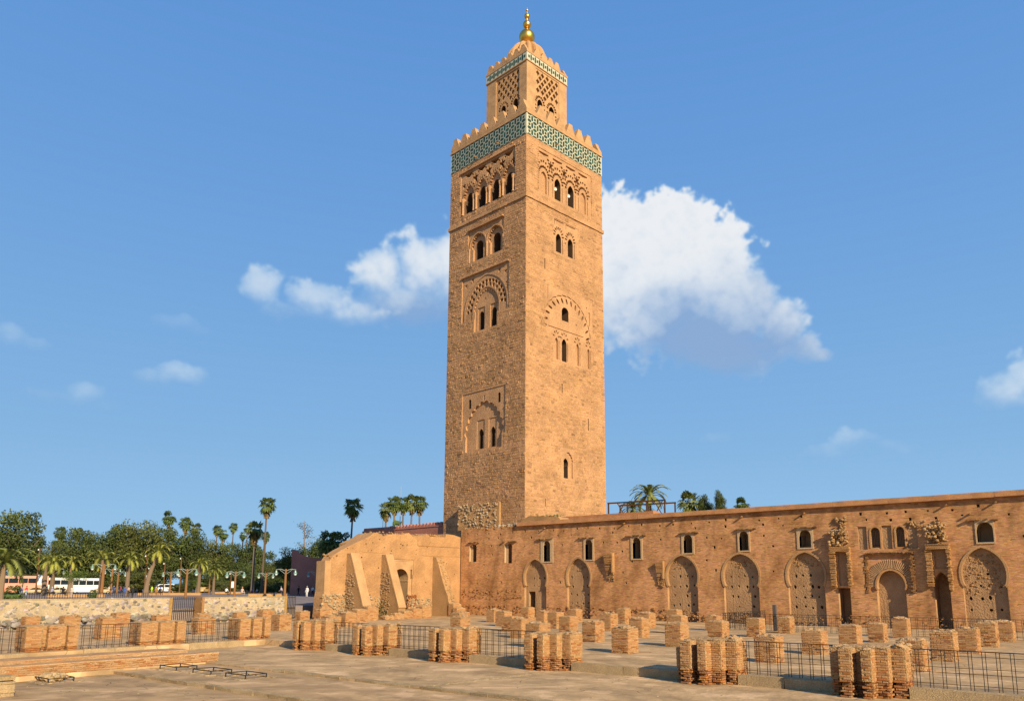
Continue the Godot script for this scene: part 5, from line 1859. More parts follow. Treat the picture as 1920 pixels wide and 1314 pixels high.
	var trees := [
		[-219.3, -69.4, 20.9, 8.4, 9.6, 0, "big round dark tree at the left edge standing apart"],
		[-236.7, -80.3, 12.5, 5., 6., 1, "small grey green tree between the big left tree and the far palms"],
		[-246.0, -90.1, 15.5, 5.6, 7., 2, "mid sized tree at the left end of the dense row"],
		[-233.1, -90.4, 18.2, 6.8, 9., 0, "broad tree above the white coach, left part of the dense row"],
		[-244.4, -102.4, 20.5, 8.6, 10.5, 1, "large spreading tree behind the first lamp posts"],
		[-232.0, -105.8, 21.6, 8.2, 11., 2, "highest tree of the park, with bare twigs at its top"],
		[-235.9, -113.9, 20.6, 7.2, 10.5, 0, "tall tree right of the highest one, under the palm tops"],
		[-227.0, -116.2, 18.4, 6.4, 9., 1, "tree behind the white van and the taxis"],
		[-232.9, -126.4, 17.2, 6.2, 8.5, 2, "tree right of the taxis below two far palms"],
		[-227.6, -129.8, 16.0, 5.8, 8., 0, "olive green tree left of the stout palm"],
		[-220.3, -134.3, 16.2, 6., 8., 1, "dark tree between the stout palm and the tallest palm"],
		[-210.8, -134.3, 10.4, 4.8, 6., 2, "lower leafy tree below the tallest palm"],
		[-195.1, -131.0, 11.2, 4.8, 6., 0, "leafy tree left of the pink wall's shoulder"],
		[-163.1, -115.7, 14.2, 3.9, 4.6, 1, "dark round tree behind the pink wall, right and higher of two"],
		[-158.8, -106.3, 11.6, 4.2, 4.6, 2, "dark round tree behind the pink wall, left and lower of two"],
		[-236., -97., 12.5, 6., 7.5, 1, "shaded lower tree behind the white coach"],
		[-225., -106., 11.5, 6.4, 7.5, 0, "shaded lower tree behind the standing couple"],
		[-221., -119., 11., 6., 7., 2, "shaded lower tree behind the taxis"],
		[-212., -126., 9.5, 5.6, 6.5, 1, "shaded lower tree left of the tallest palm's trunk"]]
	for q in trees:
		var t := thing("park_tree", q[6], "tree", Vector3(q[0], PLAZA - .1, q[1]), 0., "dark trees of the park")
		var b := MB.new()
		var top: float = q[2] - PLAZA
		b.tube(PackedVector3Array([Vector3.ZERO, Vector3(.1, top * .3, 0), Vector3(0, top * .62, .1)]), PackedFloat32Array([.6, .45, .3]), 8, Color(.13, .1, .075))
		for i in 6:
			var a := TAU * i / 6. + rng.randf()
			b.tube(PackedVector3Array([Vector3(0, top * .32, 0), Vector3(cos(a) * q[3] * .35, top * .5, sin(a) * q[3] * .35), Vector3(cos(a) * q[3] * .75, top * .72, sin(a) * q[3] * .75)]), PackedFloat32Array([.3, .2, .06]), 6, Color(.15, .12, .09))
		part("trunk", b.done(M.bark), t)
		var ry: float = maxf(minf(q[4], top * .55), top * .46)
		part("crown", crowns[q[5]], t, Transform3D(Basis(Vector3.UP, rng.randf() * TAU) * Basis.from_scale(Vector3(q[3] * 1.12, ry, q[3] * 1.12)), Vector3(0, top - ry * .84, 0)))
	# a thin, half bare tree
	var s := thing("bare_tree", "tall thin half bare tree right of the tallest palm", "tree", Vector3(-176., PLAZA, -121.))
	var wood := MB.new()
	var leaf := MB.new()
	for i in 26:
		var t := rng.randf_range(.35, 1.)
		var a := rng.randf() * TAU
		var p := Vector3(0, 17.5 * t, 0)
		var d := Vector3(cos(a), rng.randf_range(.3, 1.2), sin(a)).normalized() * rng.randf_range(1.2, 3.2) * (1.25 - t * .5)
		wood.tube(PackedVector3Array([p, p + d * .6, p + d + Vector3(0, .3, 0)]), PackedFloat32Array([.09, .06, .02]), 4, Color(.25, .2, .17))
		for j in 26:
			var c := p + d * rng.randf_range(.5, 1.2) + Vector3(rng.randfn(), rng.randfn() * .5, rng.randfn()) * .5
			var u := Vector3(rng.randfn(), rng.randfn(), rng.randfn()).normalized() * .17
			var w := Vector3(rng.randfn(), rng.randfn(), rng.randfn()).normalized() * .12
			leaf.quad(c - u, c + w, c + u, c - w, Color(.075, .08, .04) * rng.randf_range(.6, 1.3))
	wood.tube(PackedVector3Array([Vector3.ZERO, Vector3(.3, 9, 0), Vector3(-.2, 18.5, .2)]), PackedFloat32Array([.35, .22, .05]), 7, Color(.22, .18, .15))
	part("trunk", wood.done(M.bark), s)
	part("foliage", leaf.done(M.leaf), s)
	# evergreens behind the arched wall
	for q in [[-47.6, -93.5, 13.9, 1.1, 2.8, "dark evergreen crown touching the fan palm behind the arched wall"], [-44.9, -92.5, 14.3, .75, 2.6, "pointed dark cypress behind the arched wall"], [-45.3, -98.5, 12.7, 1., 1.2, "low dark treetop just showing over the coping"], [-51.9, -86., 12.2, 1.2, 1.4, "dark bush beside the date palm trunk over the coping"]]:
		var t := thing("evergreen", q[5], "tree", Vector3(q[0], PLAZA, q[1]), rng.randf() * TAU, "dark evergreens behind the wall")
		part("trunk", trunk(q[2] - PLAZA, .25, .1, Vector3.ZERO, Color(.12, .09, .07)), t)
		part("crown", crowns[1], t, Transform3D(Basis.from_scale(Vector3(q[3] * 1.3, q[4], q[3] * 1.3)), Vector3(0, q[2] - PLAZA - q[4] * .6, 0)))
	# street trees, hedges and low plants
	for q in [[-152., -57.6, 4.3, 2.9, 1.5, "round bright green street tree beside the white coach", Color(2.3, 2.4, 1.5)], [-196., -103.5, 3.6, 1.6, 1.6, "small bright green tree behind the taxis", Color(2.2, 2.3, 1.4)]]:
		var t := thing("street_tree", q[5], "tree", Vector3(q[0], PLAZA, q[1]), 0., "street trees")
		part("trunk", trunk(q[2] - PLAZA, .2, .12, Vector3.ZERO, Color(.3, .24, .17)), t)
		part("crown", tree_crown(26, 90, Color(.12, .17, .035)), t, Transform3D(Basis.from_scale(Vector3(q[3], q[4], q[3])), Vector3(0, q[2] - PLAZA, 0)))
	for q in [[-97., -30.3, 2.1, 1.5, .8, "clipped green hedge at the left edge behind the boulder wall"], [-178., -101., 3., 3.8, 1.9, "shaded shrub below the palms right of the taxis"], [-184., -112., 3., 4.2, 1.8, "shaded shrub under the tallest palm"], [-172., -113., 2.6, 3.8, 1.6, "dark shrub left of the pink wall"],
		[-186., -94., 2.8, 3.2, 1.5, "olive shrub behind the taxis"], [-196., -118., 3.4, 7.2, 3.4, "dark shrub at the foot of the park trees, right part"], [-206., -110., 3.4, 7.2, 3.4, "dark shrub at the foot of the park trees, middle part"], [-214., -96., 3.2, 7.2, 3.4, "dark shrub at the foot of the park trees behind the van"], [-217., -86., 3.2, 7.2, 3.4, "dark shrub at the foot of the park trees behind the coach"], [-219., -77., 3.2, 7.2, 3.4, "dark shrub at the foot of the park trees behind the orange bus"],
		[-217., -66., 3.4, 7., 3.4, "dark shrub behind the orange bus at left"], [-163., -103., 2.2, 2.4, 1.2, "yellow green shrub left of the seated pair in pink"], [-190., -124., 3.4, 4.6, 2.4, "dark shrub behind the pink wall's left end"]]:
		var t := thing("shrub", q[5], "shrub", Vector3(q[0], PLAZA, q[1]), 0., "shrubs of the park")
		part("foliage", crowns[rng.randi() % 3], t, Transform3D(Basis(Vector3.UP, rng.randf() * TAU) * Basis.from_scale(Vector3(q[3], q[4], q[3])), Vector3(0, q[4] * .75, 0)))
	for q in [[-96., -30.6, .8, "broad leaved light green plant above the hedge at the left edge"], [-106., -42.6, .42, "spiky green plant behind the seated people at left"]]:
		var t := thing("fan_leaf_plant", q[3], "plant", Vector3(q[0], PLAZA, q[1]), 0., "low leafy plants")
		part("leaves", fan[1], t, Transform3D(Basis.from_scale(Vector3.ONE * q[2]), Vector3(0, .8, 0)))


# ---------------------------------------------------------------- lamps, banners, low rails
func street_furniture() -> void:
	rng.seed = 55
	var lamps := [[-144.8, -59.6, 5.5, .26, .75, "nearest thick brown double lamp post at left"], [-168.1, -60.4, 5.0, .16, .7, "thin double lamp post in front of the round street tree"], [-159.5, -67.3, 5.0, .18, .75, "double lamp post right of the nearest one"], [-178.3, -76.5, 4.8, .18, .75, "third double lamp post of the close cluster at left"],
		[-116.1, -59.7, 4.3, .17, .6, "double lamp post standing left of the first iron gate"], [-159.5, -78.7, 4.6, .17, .8, "double lamp post behind the seated pair"], [-162.9, -88.9, 4.3, .15, .8, "thin double lamp post right of the second taxi"], [-115.5, -67.2, 4.0, .16, .6, "double lamp post behind the woman in black and white"],
		[-136.5, -85.7, 4.2, .17, .6, "double lamp post below the tallest palm"], [-114.5, -75.5, 4.5, .19, .6, "lit double lamp post left of the pink wall"], [-126., -89.6, 4.4, .18, .6, "double lamp post in front of the pink wall"]]
	for q in lamps:
		var t := thing("street_lamp", q[5], "street lamp", Vector3(q[0], PLAZA, q[1]), deg_to_rad(38.7 + rng.randf_range(-12, 12)), "double lamp posts on the square")
		var h: float = q[2]
		var b := MB.new()
		b.tube(PackedVector3Array([Vector3.ZERO, Vector3(0, h * .5, 0), Vector3(0, h, 0)]), PackedFloat32Array([q[3] * 1.1, q[3], q[3] * .85]), 9, Color(.95, .8, .62))
		part("pole", b.done(M.wood), t)
		for s in [-1., 1.]:
			var a := MB.new()
			var l: float = q[2] * .36
			a.tube(PackedVector3Array([Vector3(0, h * .93, 0), Vector3(s * l * .5, h * 1.0, 0), Vector3(s * l, h * .97, 0)]), PackedFloat32Array([.045, .04, .035]), 5, Color(.33, .38, .34))
			a.tube(PackedVector3Array([Vector3(0, h * .8, 0), Vector3(s * l * .45, h * .93, 0), Vector3(s * l * .62, h * .985, 0)]), PackedFloat32Array([.03, .03, .03]), 5, Color(.33, .38, .34))
			part("arm", a.done(M.paint), t)
			var e := MB.new()
			e.lathe(Vector3(s * l * .93, h * .97 - 1.02, 0), PackedVector2Array([Vector2(.34, .42), Vector2(.3, .52), Vector2(.2, .62), Vector2(.16, .8), Vector2(.08, .95), Vector2(.03, 1.05)]), 12, Color(.13, .22, .17))
			var lan := part("lantern", e.done(M.paint), t)
			var g := MB.new()
			g.lathe(Vector3(s * l * .93, h * .97 - 1.02, 0), PackedVector2Array([Vector2(0, .1), Vector2(.14, .14), Vector2(.22, .27), Vector2(.24, .42)]), 12, Color(.6, .66, .6))
			part("lamp_glass", g.done(M.glaze), lan)
	var poles := [[-170.2, -58.2, 8.9, .12, "tall brown pole with a white banner beside the orange bus", true], [-160.3, -74.0, 7.9, .12, "tall brown pole with a white banner right of the leaning palm", true], [-168., -81.5, 6.7, .11, "plain tall pole between the van and a lamp post", false], [-172., -87., 8., .12, "plain tall pole behind the tree line lamps", false], [-158., -91., 4.6, .1, "pole with a small white banner near the palm with forked trunk", true], [-180., -84., 5.9, .06, "thin grey pole in front of the white van", false]]
	for q in poles:
		var t := thing("tall_pole", q[4], "pole", Vector3(q[0], PLAZA, q[1]), deg_to_rad(38.7), "tall poles on the square")
		var b := MB.new()
		b.tube(PackedVector3Array([Vector3.ZERO, Vector3(-.1, q[2], 0)]), PackedFloat32Array([q[3] * 1.2, q[3] * .9]), 8, Color(.6, .5, .42) if q[3] > .07 else Color(.3, .34, .34))
		part("pole", b.done(M.wood), t)
		b = MB.new()
		b.lathe(Vector3(-.35, q[2] - .5, 0), PackedVector2Array([Vector2(0, 0), Vector2(.14, .1), Vector2(.12, .3), Vector2(0, .36)]), 8, Color(.6, .62, .6))
		part("lamp_head", b.done(M.paint), t)
		if q[5]:
			var s: float = .7 if q[2] < 5. else 1.
			b = MB.new()
			b.box(Vector3(.55 * s, 2.9 * s, 0), Vector3(.8 * s, 1.9 * s, .04), Color(.74, .73, .68))
			part("banner", b.done(M.matt), t)
	for q in [[-153.5, -128., 20.2, "thin bare mast left of the palms above the crenellated wall"], [-150., -130.5, 26.5, "taller thin mast rising between the palms above the crenellated wall"]]:
		var t := thing("mast", q[3], "mast", Vector3(q[0], PLAZA, q[1]), 0., "thin masts behind the crenellated wall")
		var mb := MB.new()
		mb.tube(PackedVector3Array([Vector3.ZERO, Vector3(0, q[2] * .6, 0), Vector3(0, q[2], 0)]), PackedFloat32Array([.14, .1, .04]), 6, Color(.3, .3, .3))
		part("pole", mb.done(M.paint), t)
	var sign_ := thing("road_sign", "round red and white road sign in front of the buses", "road sign", Vector3(-176., PLAZA, -66.5), deg_to_rad(55))
	var b := MB.new()
	b.tube(PackedVector3Array([Vector3.ZERO, Vector3(0, 2.6, 0)]), PackedFloat32Array([.05, .05]), 6, Color(.4, .4, .4))
	part("pole", b.done(M.paint), sign_)
	for q in [[.38, 0., Color(.6, .03, .03)], [.25, .02, Color(.75, .72, .7)]]:
		b = MB.new()
		var p := oval(0, 2.6, q[0], q[0], 0, 20)
		b.prism(p, Transform3D(Basis.IDENTITY, Vector3(0, 0, .07 + q[1])), .03, q[2])
		part("disc", b.done(M.paint), sign_)
	for q in [[-104., -37.5, 12., 1.0, "low iron railing behind the boulder wall at the left edge"], [-118., -52.4, 7., .8, "low iron railing left of the standing couple"]]:
		var t := thing("low_railing", q[4], "railing", Vector3(q[0], PLAZA, q[1]), deg_to_rad(38.7), "low railings on the square")
		for i in int(q[2] / .3):
			b = MB.new()
			b.box(Vector3((i + .5) * .3 - q[2] / 2, q[3] / 2, 0), Vector3(.04, q[3], .04), Color.WHITE)
			part("bar", b.done(M.iron), t)
		b = MB.new()
		b.box(Vector3(0, q[3], 0), Vector3(q[2], .05, .05), Color.WHITE)
		part("rail", b.done(M.iron), t)
	for q in [[-152., -75., 12., "low pale kerb wall on the square behind the seated pair"], [-168., -97., 9., "low orange kerb wall on the square near the pair in pink"], [-122.5, -77.5, 6.5, "low orange bench wall left of the lit lamp post"], [-138., -53., 9., "low pale bench wall in the square at left"]]:
		var t := thing("low_wall", q[3], "low wall", Vector3(q[0], PLAZA, q[1]), deg_to_rad(38.7), "low walls on the square")
		b = MB.new()
		b.box(Vector3(0, .2, 0), Vector3(q[2], .4, .5), Color(1.2, .95, .75))
		part("body", b.done(M.plaster), t)
		b = MB.new()
		b.box(Vector3(0, .43, 0), Vector3(q[2] + .08, .07, .58), Color(1.25, 1.1, .9))
		part("coping", b.done(M.plaster), t)


# ---------------------------------------------------------------- vehicles
func wheel(t: Node3D, at: Vector3, r: float) -> void:
	var c := CylinderMesh.new()
	c.top_radius = r; c.bottom_radius = r; c.height = .24; c.radial_segments = 20
	var tyre := MB.new()
	tyre.lathe(Vector3(0, -.11, 0), PackedVector2Array([Vector2(r * .55, 0), Vector2(r * .94, 0), Vector2(r, .04), Vector2(r, .18), Vector2(r * .94, .22), Vector2(r * .55, .22)]), 18, Color(.02, .02, .02))
	var o := part("wheel", tyre.done(M.matt), t, Transform3D(Basis(Vector3.RIGHT, PI / 2), at))
	var rim := MB.new()
	rim.lathe(Vector3(0, -.1, 0), PackedVector2Array([Vector2(0, 0), Vector2(r * .56, .02), Vector2(r * .56, .18), Vector2(0, .2)]), 14, Color(.4, .4, .4))
	part("rim", rim.done(M.paint), o)


func car(called: String, label: String, at: Vector3, turn: float, k: Color, group: String, van := false) -> void:
	var t := thing(called, label, "van" if van else "car", at, turn, group)
	var l := 4.3 if not van else 5.2
	var w := 1.72 if not van else 1.95
	var body := MB.new()
	var lower := PackedVector2Array([Vector2(-l / 2, .35), Vector2(-l / 2 + .04, .72), Vector2(-l / 2 + .18, .86), Vector2(-l * .22, .95), Vector2(l * .3, .98), Vector2(l / 2 - .06, .9), Vector2(l / 2, .62), Vector2(l / 2 - .03, .33)])
	var upper := PackedVector2Array([Vector2(-l * .26, .93), Vector2(-l * .1, 1.4), Vector2(l * .08, 1.46), Vector2(l * .25, 1.36), Vector2(l * .38, .95)])
	if van:
		lower = PackedVector2Array([Vector2(-l / 2, .4), Vector2(-l / 2 + .05, .95), Vector2(-l * .36, 1.2), Vector2(l / 2 - .02, 1.25), Vector2(l / 2, .4)])
		upper = PackedVector2Array([Vector2(-l * .37, 1.18), Vector2(-l * .26, 2.05), Vector2(-l * .2, 2.2), Vector2(l / 2 - .1, 2.2), Vector2(l / 2 - .02, 1.24)])
	body.prism(lower, Transform3D(Basis.IDENTITY, Vector3(0, 0, w / 2)), w, k)
	body.prism(upper, Transform3D(Basis.IDENTITY, Vector3(0, 0, w / 2 - .1)), w - .2, k)
	part("body", body.done(M.paint), t)
	var c := Vector2.ZERO
	for p in upper:
		c += p / upper.size()
	for s in [-1., 1.]:
		for half in 2:
			var poly := PackedVector2Array()
			for p in upper:
				var q := c + (p - c) * Vector2(.86, .72)
				poly.append(Vector2(minf(q.x, c.x - .05) if half == 0 else maxf(q.x, c.x + .05), q.y))
			var b := MB.new()
			b.prism(poly, Transform3D(Basis.IDENTITY, Vector3(0, 0, (w / 2 - .09) * s + (0. if s > 0 else .02))), .02, Color.WHITE)
			part("window", b.done(M.glass), t)
	var ws := MB.new()
	var p0 := upper[0].lerp(upper[1], .12); var p1 := upper[0].lerp(upper[1], .92)
	ws.quad(Vector3(p0.x - .02, p0.y, w / 2 - .16), Vector3(p1.x - .02, p1.y, w / 2 - .2), Vector3(p1.x - .02, p1.y, -w / 2 + .2), Vector3(p0.x - .02, p0.y, -w / 2 + .16), Color.WHITE)
	part("windscreen", ws.done(M.glass), t)
	for s in [-1., 1.]:
		for e in [-.31, .31]:
			wheel(t, Vector3(l * e, .32, s * (w / 2 - .1)), .32)
		var hl := MB.new()
		hl.box(Vector3(-l / 2 + .02, .68, s * w * .36), Vector3(.08, .14, .3), Color(.7, .7, .66))
		part("headlight", hl.done(M.glaze), t)
		var tl := MB.new()
		tl.box(Vector3(l / 2 - .02, .72, s * w * .38), Vector3(.08, .16, .24), Color(.4, .02, .015))
		part("tail_light", tl.done(M.glaze), t)


func bus(called: String, label: String, at: Vector3, turn: float, l: float, h: float, k: Color, low: Color) -> void:
	var t := thing(called, label, "bus", at, turn, "buses on the road")
	var b := MB.new()
	var prof := PackedVector2Array([Vector2(-1.22, .35), Vector2(-1.25, 1.3), Vector2(-1.2, h - .3), Vector2(-.95, h), Vector2(.95, h), Vector2(1.2, h - .3), Vector2(1.25, 1.3), Vector2(1.22, .35)])
	b.prism(prof, Transform3D(Basis(Vector3.UP, PI / 2), Vector3(l / 2, 0, 0)), l, k)
	part("body", b.done(M.paint), t)
	for s in [-1., 1.]:
		b = MB.new()
		b.box(Vector3(0, .85, s * 1.245), Vector3(l - .3, .75, .04), low)
		part("side_panel", b.done(M.paint), t)
		var n := int(l / 1.6)
		for i in n:
			b = MB.new()
			b.box(Vector3((i + .5) * (l - .5) / n - (l - .5) / 2, h - 1.05, s * 1.235), Vector3((l - .5) / n - .1, 1., .06), Color.WHITE)
			part("window", b.done(M.glass), t)
		for e in [-.32, .3]:
			wheel(t, Vector3(l * e, .5, s * 1.12), .5)
	for e in [-1., 1.]:
		b = MB.new()
		b.box(Vector3(e * (l / 2 + .01), h - 1.1, 0), Vector3(.05, 1.3, 2.1), Color.WHITE)
		part("windscreen", b.done(M.glass), t)


func vehicles() -> void:
	rng.seed = 61
	var a := deg_to_rad(72.)
	var y := PLAZA + .004
	bus("orange_bus", "salmon and white city bus at the left edge behind the crowd", Vector3(-194.8, y, -64.0), a, 9.2, 3.9, Color(.56, .25, .16), Color(.55, .17, .08))
	bus("white_bus", "white bus with dark windows between the salmon bus and the coach", Vector3(-200.5, y, -72.4), a, 6.2, 3.6, Color(.62, .58, .52), Color(.5, .42, .36))
	bus("white_coach", "white coach with a dark blue window band left of the lamp posts", Vector3(-199.8, y, -78.6), a, 6.4, 3.5, Color(.66, .66, .66), Color(.6, .62, .64))
	car("white_van", "white minibus van behind the seated pair", Vector3(-212., y, -102.8), a, Color(.7, .7, .7), "vehicles on the road", true)
	car("dark_van", "dark van half hidden behind the first taxi", Vector3(-218.8, y, -110.2), a, Color(.03, .03, .045), "vehicles on the road", true)
	car("taxi", "mustard yellow taxi right of the white van", Vector3(-200.9, y, -101.2), a, Color(.48, .29, .07), "vehicles on the road")
	car("taxi", "mustard yellow taxi seen from its front, right of the other taxi", Vector3(-197.6, y, -106.3), a + 1.0, Color(.5, .33, .11), "vehicles on the road")
	for q in [[-181., -61.6, "beige car in front of the white bus, left of two"], [-179.6, -65.4, "beige car in front of the white bus, right of two"], [-186., -76.4, "beige car in front of the white coach"]]:
		car("beige_car", q[2], Vector3(q[0], y, q[1]), a, Color(.45, .34, .17), "vehicles on the road")


# ---------------------------------------------------------------- people
# A body as the smooth union of tapered capsules [from, to, r0, r1, region], meshed as surface nets. Regions: 0 skin, 1 top, 2 legs, 3 hair, 4 shoes.
func body_net(bones: Array, cell: float) -> Array:
	var lo := Vector3.INF
	var hi := -Vector3.INF
	for q in bones:
		var r: float = maxf(q[2], q[3]) + cell * 2
		lo = lo.min((q[0] as Vector3).min(q[1]) - Vector3.ONE * r); hi = hi.max((q[0] as Vector3).max(q[1]) + Vector3.ONE * r)
	var n := Vector3i(((hi - lo) / cell).ceil()) + Vector3i.ONE
	var f := PackedFloat32Array(); var reg := PackedInt32Array()
	f.resize(n.x * n.y * n.z); reg.resize(f.size())
	f.fill(1.)
	for q in bones:
		var a: Vector3 = q[0]; var ab: Vector3 = q[1] - q[0]
		var rr: float = maxf(q[2], q[3]) + cell * 3
		var i0 := Vector3i(((a.min(q[1]) - Vector3.ONE * rr - lo) / cell).floor()).clamp(Vector3i.ZERO, n - Vector3i.ONE)
		var i1 := Vector3i(((a.max(q[1]) + Vector3.ONE * rr - lo) / cell).ceil()).clamp(Vector3i.ZERO, n - Vector3i.ONE)
		for z in range(i0.z, i1.z + 1):
			for y in range(i0.y, i1.y + 1):
				for x in range(i0.x, i1.x + 1):
					var p := lo + Vector3(x, y, z) * cell
					var t := clampf((p - a).dot(ab) / maxf(ab.length_squared(), 1e-6), 0, 1)
					var d := p.distance_to(a + ab * t) - lerpf(q[2], q[3], t)
					var k := x + n.x * (y + n.y * z)
					if d < f[k] - .01:
						reg[k] = q[4]
					var h := clampf(.5 + .5 * (f[k] - d) / .035, 0, 1)
					f[k] = lerpf(f[k], d, h) - .035 * h * (1. - h) if f[k] < .5 else minf(f[k], d)
	var vid := {}
	var vs := PackedVector3Array(); var rs := PackedInt32Array()
	var tris := PackedInt32Array()
	for z in n.z - 1:
		for y in n.y - 1:
			for x in n.x - 1:
				var sum := Vector3.ZERO
				var c := 0
				var k0 := x + n.x * (y + n.y * z)
				for e in [[0, 1], [0, 2], [0, 4], [1, 3], [1, 5], [2, 3], [2, 6], [3, 7], [4, 5], [4, 6], [5, 7], [6, 7]]:
					var pa := Vector3(e[0] & 1, (e[0] >> 1) & 1, e[0] >> 2); var pb := Vector3(e[1] & 1, (e[1] >> 1) & 1, e[1] >> 2)
					var fa := f[k0 + int(pa.x) + n.x * (int(pa.y) + n.y * int(pa.z))]; var fb := f[k0 + int(pb.x) + n.x * (int(pb.y) + n.y * int(pb.z))]
					if (fa < 0) != (fb < 0):
						sum += pa.lerp(pb, fa / (fa - fb)); c += 1
				if c:
					vid[k0] = vs.size()
					vs.append(lo + (Vector3(x, y, z) + sum / c) * cell)
					rs.append(reg[k0])
	for k in vid:
		var x: int = k % n.x; var y: int = (k / n.x) % n.y; var z: int = k / (n.x * n.y)
		if x < 1 or y < 1 or z < 1:
			continue
		for ax in 3:
			var st: int = [1, n.x, n.x * n.y][ax]
			var u: int = [n.x, n.x * n.y, 1][ax]; var w: int = [n.x * n.y, 1, n.x][ax]
			var inside: bool = f[k] < 0
			if inside != (f[k + st] < 0):
				var q := [k, k - u, k - u - w, k - w]
				if q.all(func(e): return vid.has(e)):
					var o := [vid[q[0]], vid[q[1]], vid[q[2]], vid[q[3]]]
					if not inside:
						o.reverse()
					for e in [0, 2, 1, 0, 3, 2]:
						tris.append(o[e])
	var norm := PackedVector3Array()
	norm.resize(vs.size())
	for i in range(0, tris.size(), 3):
		var d := (vs[tris[i + 2]] - vs[tris[i]]).cross(vs[tris[i + 1]] - vs[tris[i]])
		for j in 3:
			norm[tris[i + j]] += d
	for i in norm.size():
		norm[i] = norm[i].normalized()
	return [vs, rs, tris, norm]


func pose(kind: int) -> Array:     # faces +z
	var b := []
	var hip := .92
	var up := Vector3(0, 0, .0)
	var knees := [Vector3(-.1, .5, .03), Vector3(.1, .5, .03)]
	var feet := [Vector3(-.11, .08, 0), Vector3(.11, .08, 0)]
	var hands := [Vector3(-.27, .82, .08), Vector3(.27, .82, .08)]
	var elbows := [Vector3(-.26, 1.1, -.03), Vector3(.26, 1.1, -.03)]
	if kind == 1:
		knees = [Vector3(-.1, .52, .16), Vector3(.1, .5, -.06)]; feet = [Vector3(-.1, .09, .28), Vector3(.1, .13, -.32)]
		hands = [Vector3(-.26, .9, -.18), Vector3(.26, .92, .26)]; elbows = [Vector3(-.26, 1.12, -.14), Vector3(.26, 1.12, .04)]
	if kind == 2:
		hip = .42
		knees = [Vector3(-.14, .46, .42), Vector3(.14, .46, .42)]; feet = [Vector3(-.14, .08, .5), Vector3(.14, .08, .5)]
		hands = [Vector3(-.12, .56, .36), Vector3(.12, .58, .36)]; elbows = [Vector3(-.27, .68, .08), Vector3(.27, .68, .08)]
		up = Vector3(0, 0, .05)
	if kind == 3:
		hands = [Vector3(-.08, 1.2, .34), Vector3(.1, 1.22, .34)]; elbows = [Vector3(-.27, 1.1, .08), Vector3(.27, 1.1, .08)]
	var ch := Vector3(0, hip + .43, 0) + up
	var hp := Vector3(0, hip, 0)
	b.append([hp + Vector3(-.07, 0, 0), hp + Vector3(.07, 0, 0), .125, .125, 2])
	b.append([hp + Vector3(0, .06, 0), ch + Vector3(0, -.1, 0), .125, .15, 1])
	b.append([ch + Vector3(-.12, 0, 0), ch + Vector3(.12, 0, 0), .105, .105, 1])
	b.append([ch + Vector3(0, .06, 0), ch + Vector3(0, .2, .02), .06, .055, 0])
	var head := ch + Vector3(0, .3, .03)
	b.append([head + Vector3(0, -.05, .02), head + Vector3(0, .04, 0), .082, .098, 0])
	b.append([head + Vector3(0, -.02, .1), head + Vector3(0, -.035, .115), .018, .02, 0])
	b.append([head + Vector3(0, .05, -.035), head + Vector3(0, .0, -.045), .1, .085, 3])
	for s in 2:
		var sx := -1. if s == 0 else 1.
		var sh := ch + Vector3(.19 * sx, .02, 0)
		b.append([sh, elbows[s], .062, .05, 1]); b.append([elbows[s], hands[s], .045, .034, 1])
		var d: Vector3 = (hands[s] - elbows[s]).normalized()
		b.append([hands[s] + d * .02, hands[s] + d * .12, .04, .03, 0])
		b.append([hp + Vector3(.1 * sx, -.02, 0), knees[s], .095, .065, 2]); b.append([knees[s], feet[s], .06, .045, 2])
		b.append([feet[s] + Vector3(0, -.03, 0), feet[s] + Vector3(0, -.04, .16), .045, .035, 4])
	return b


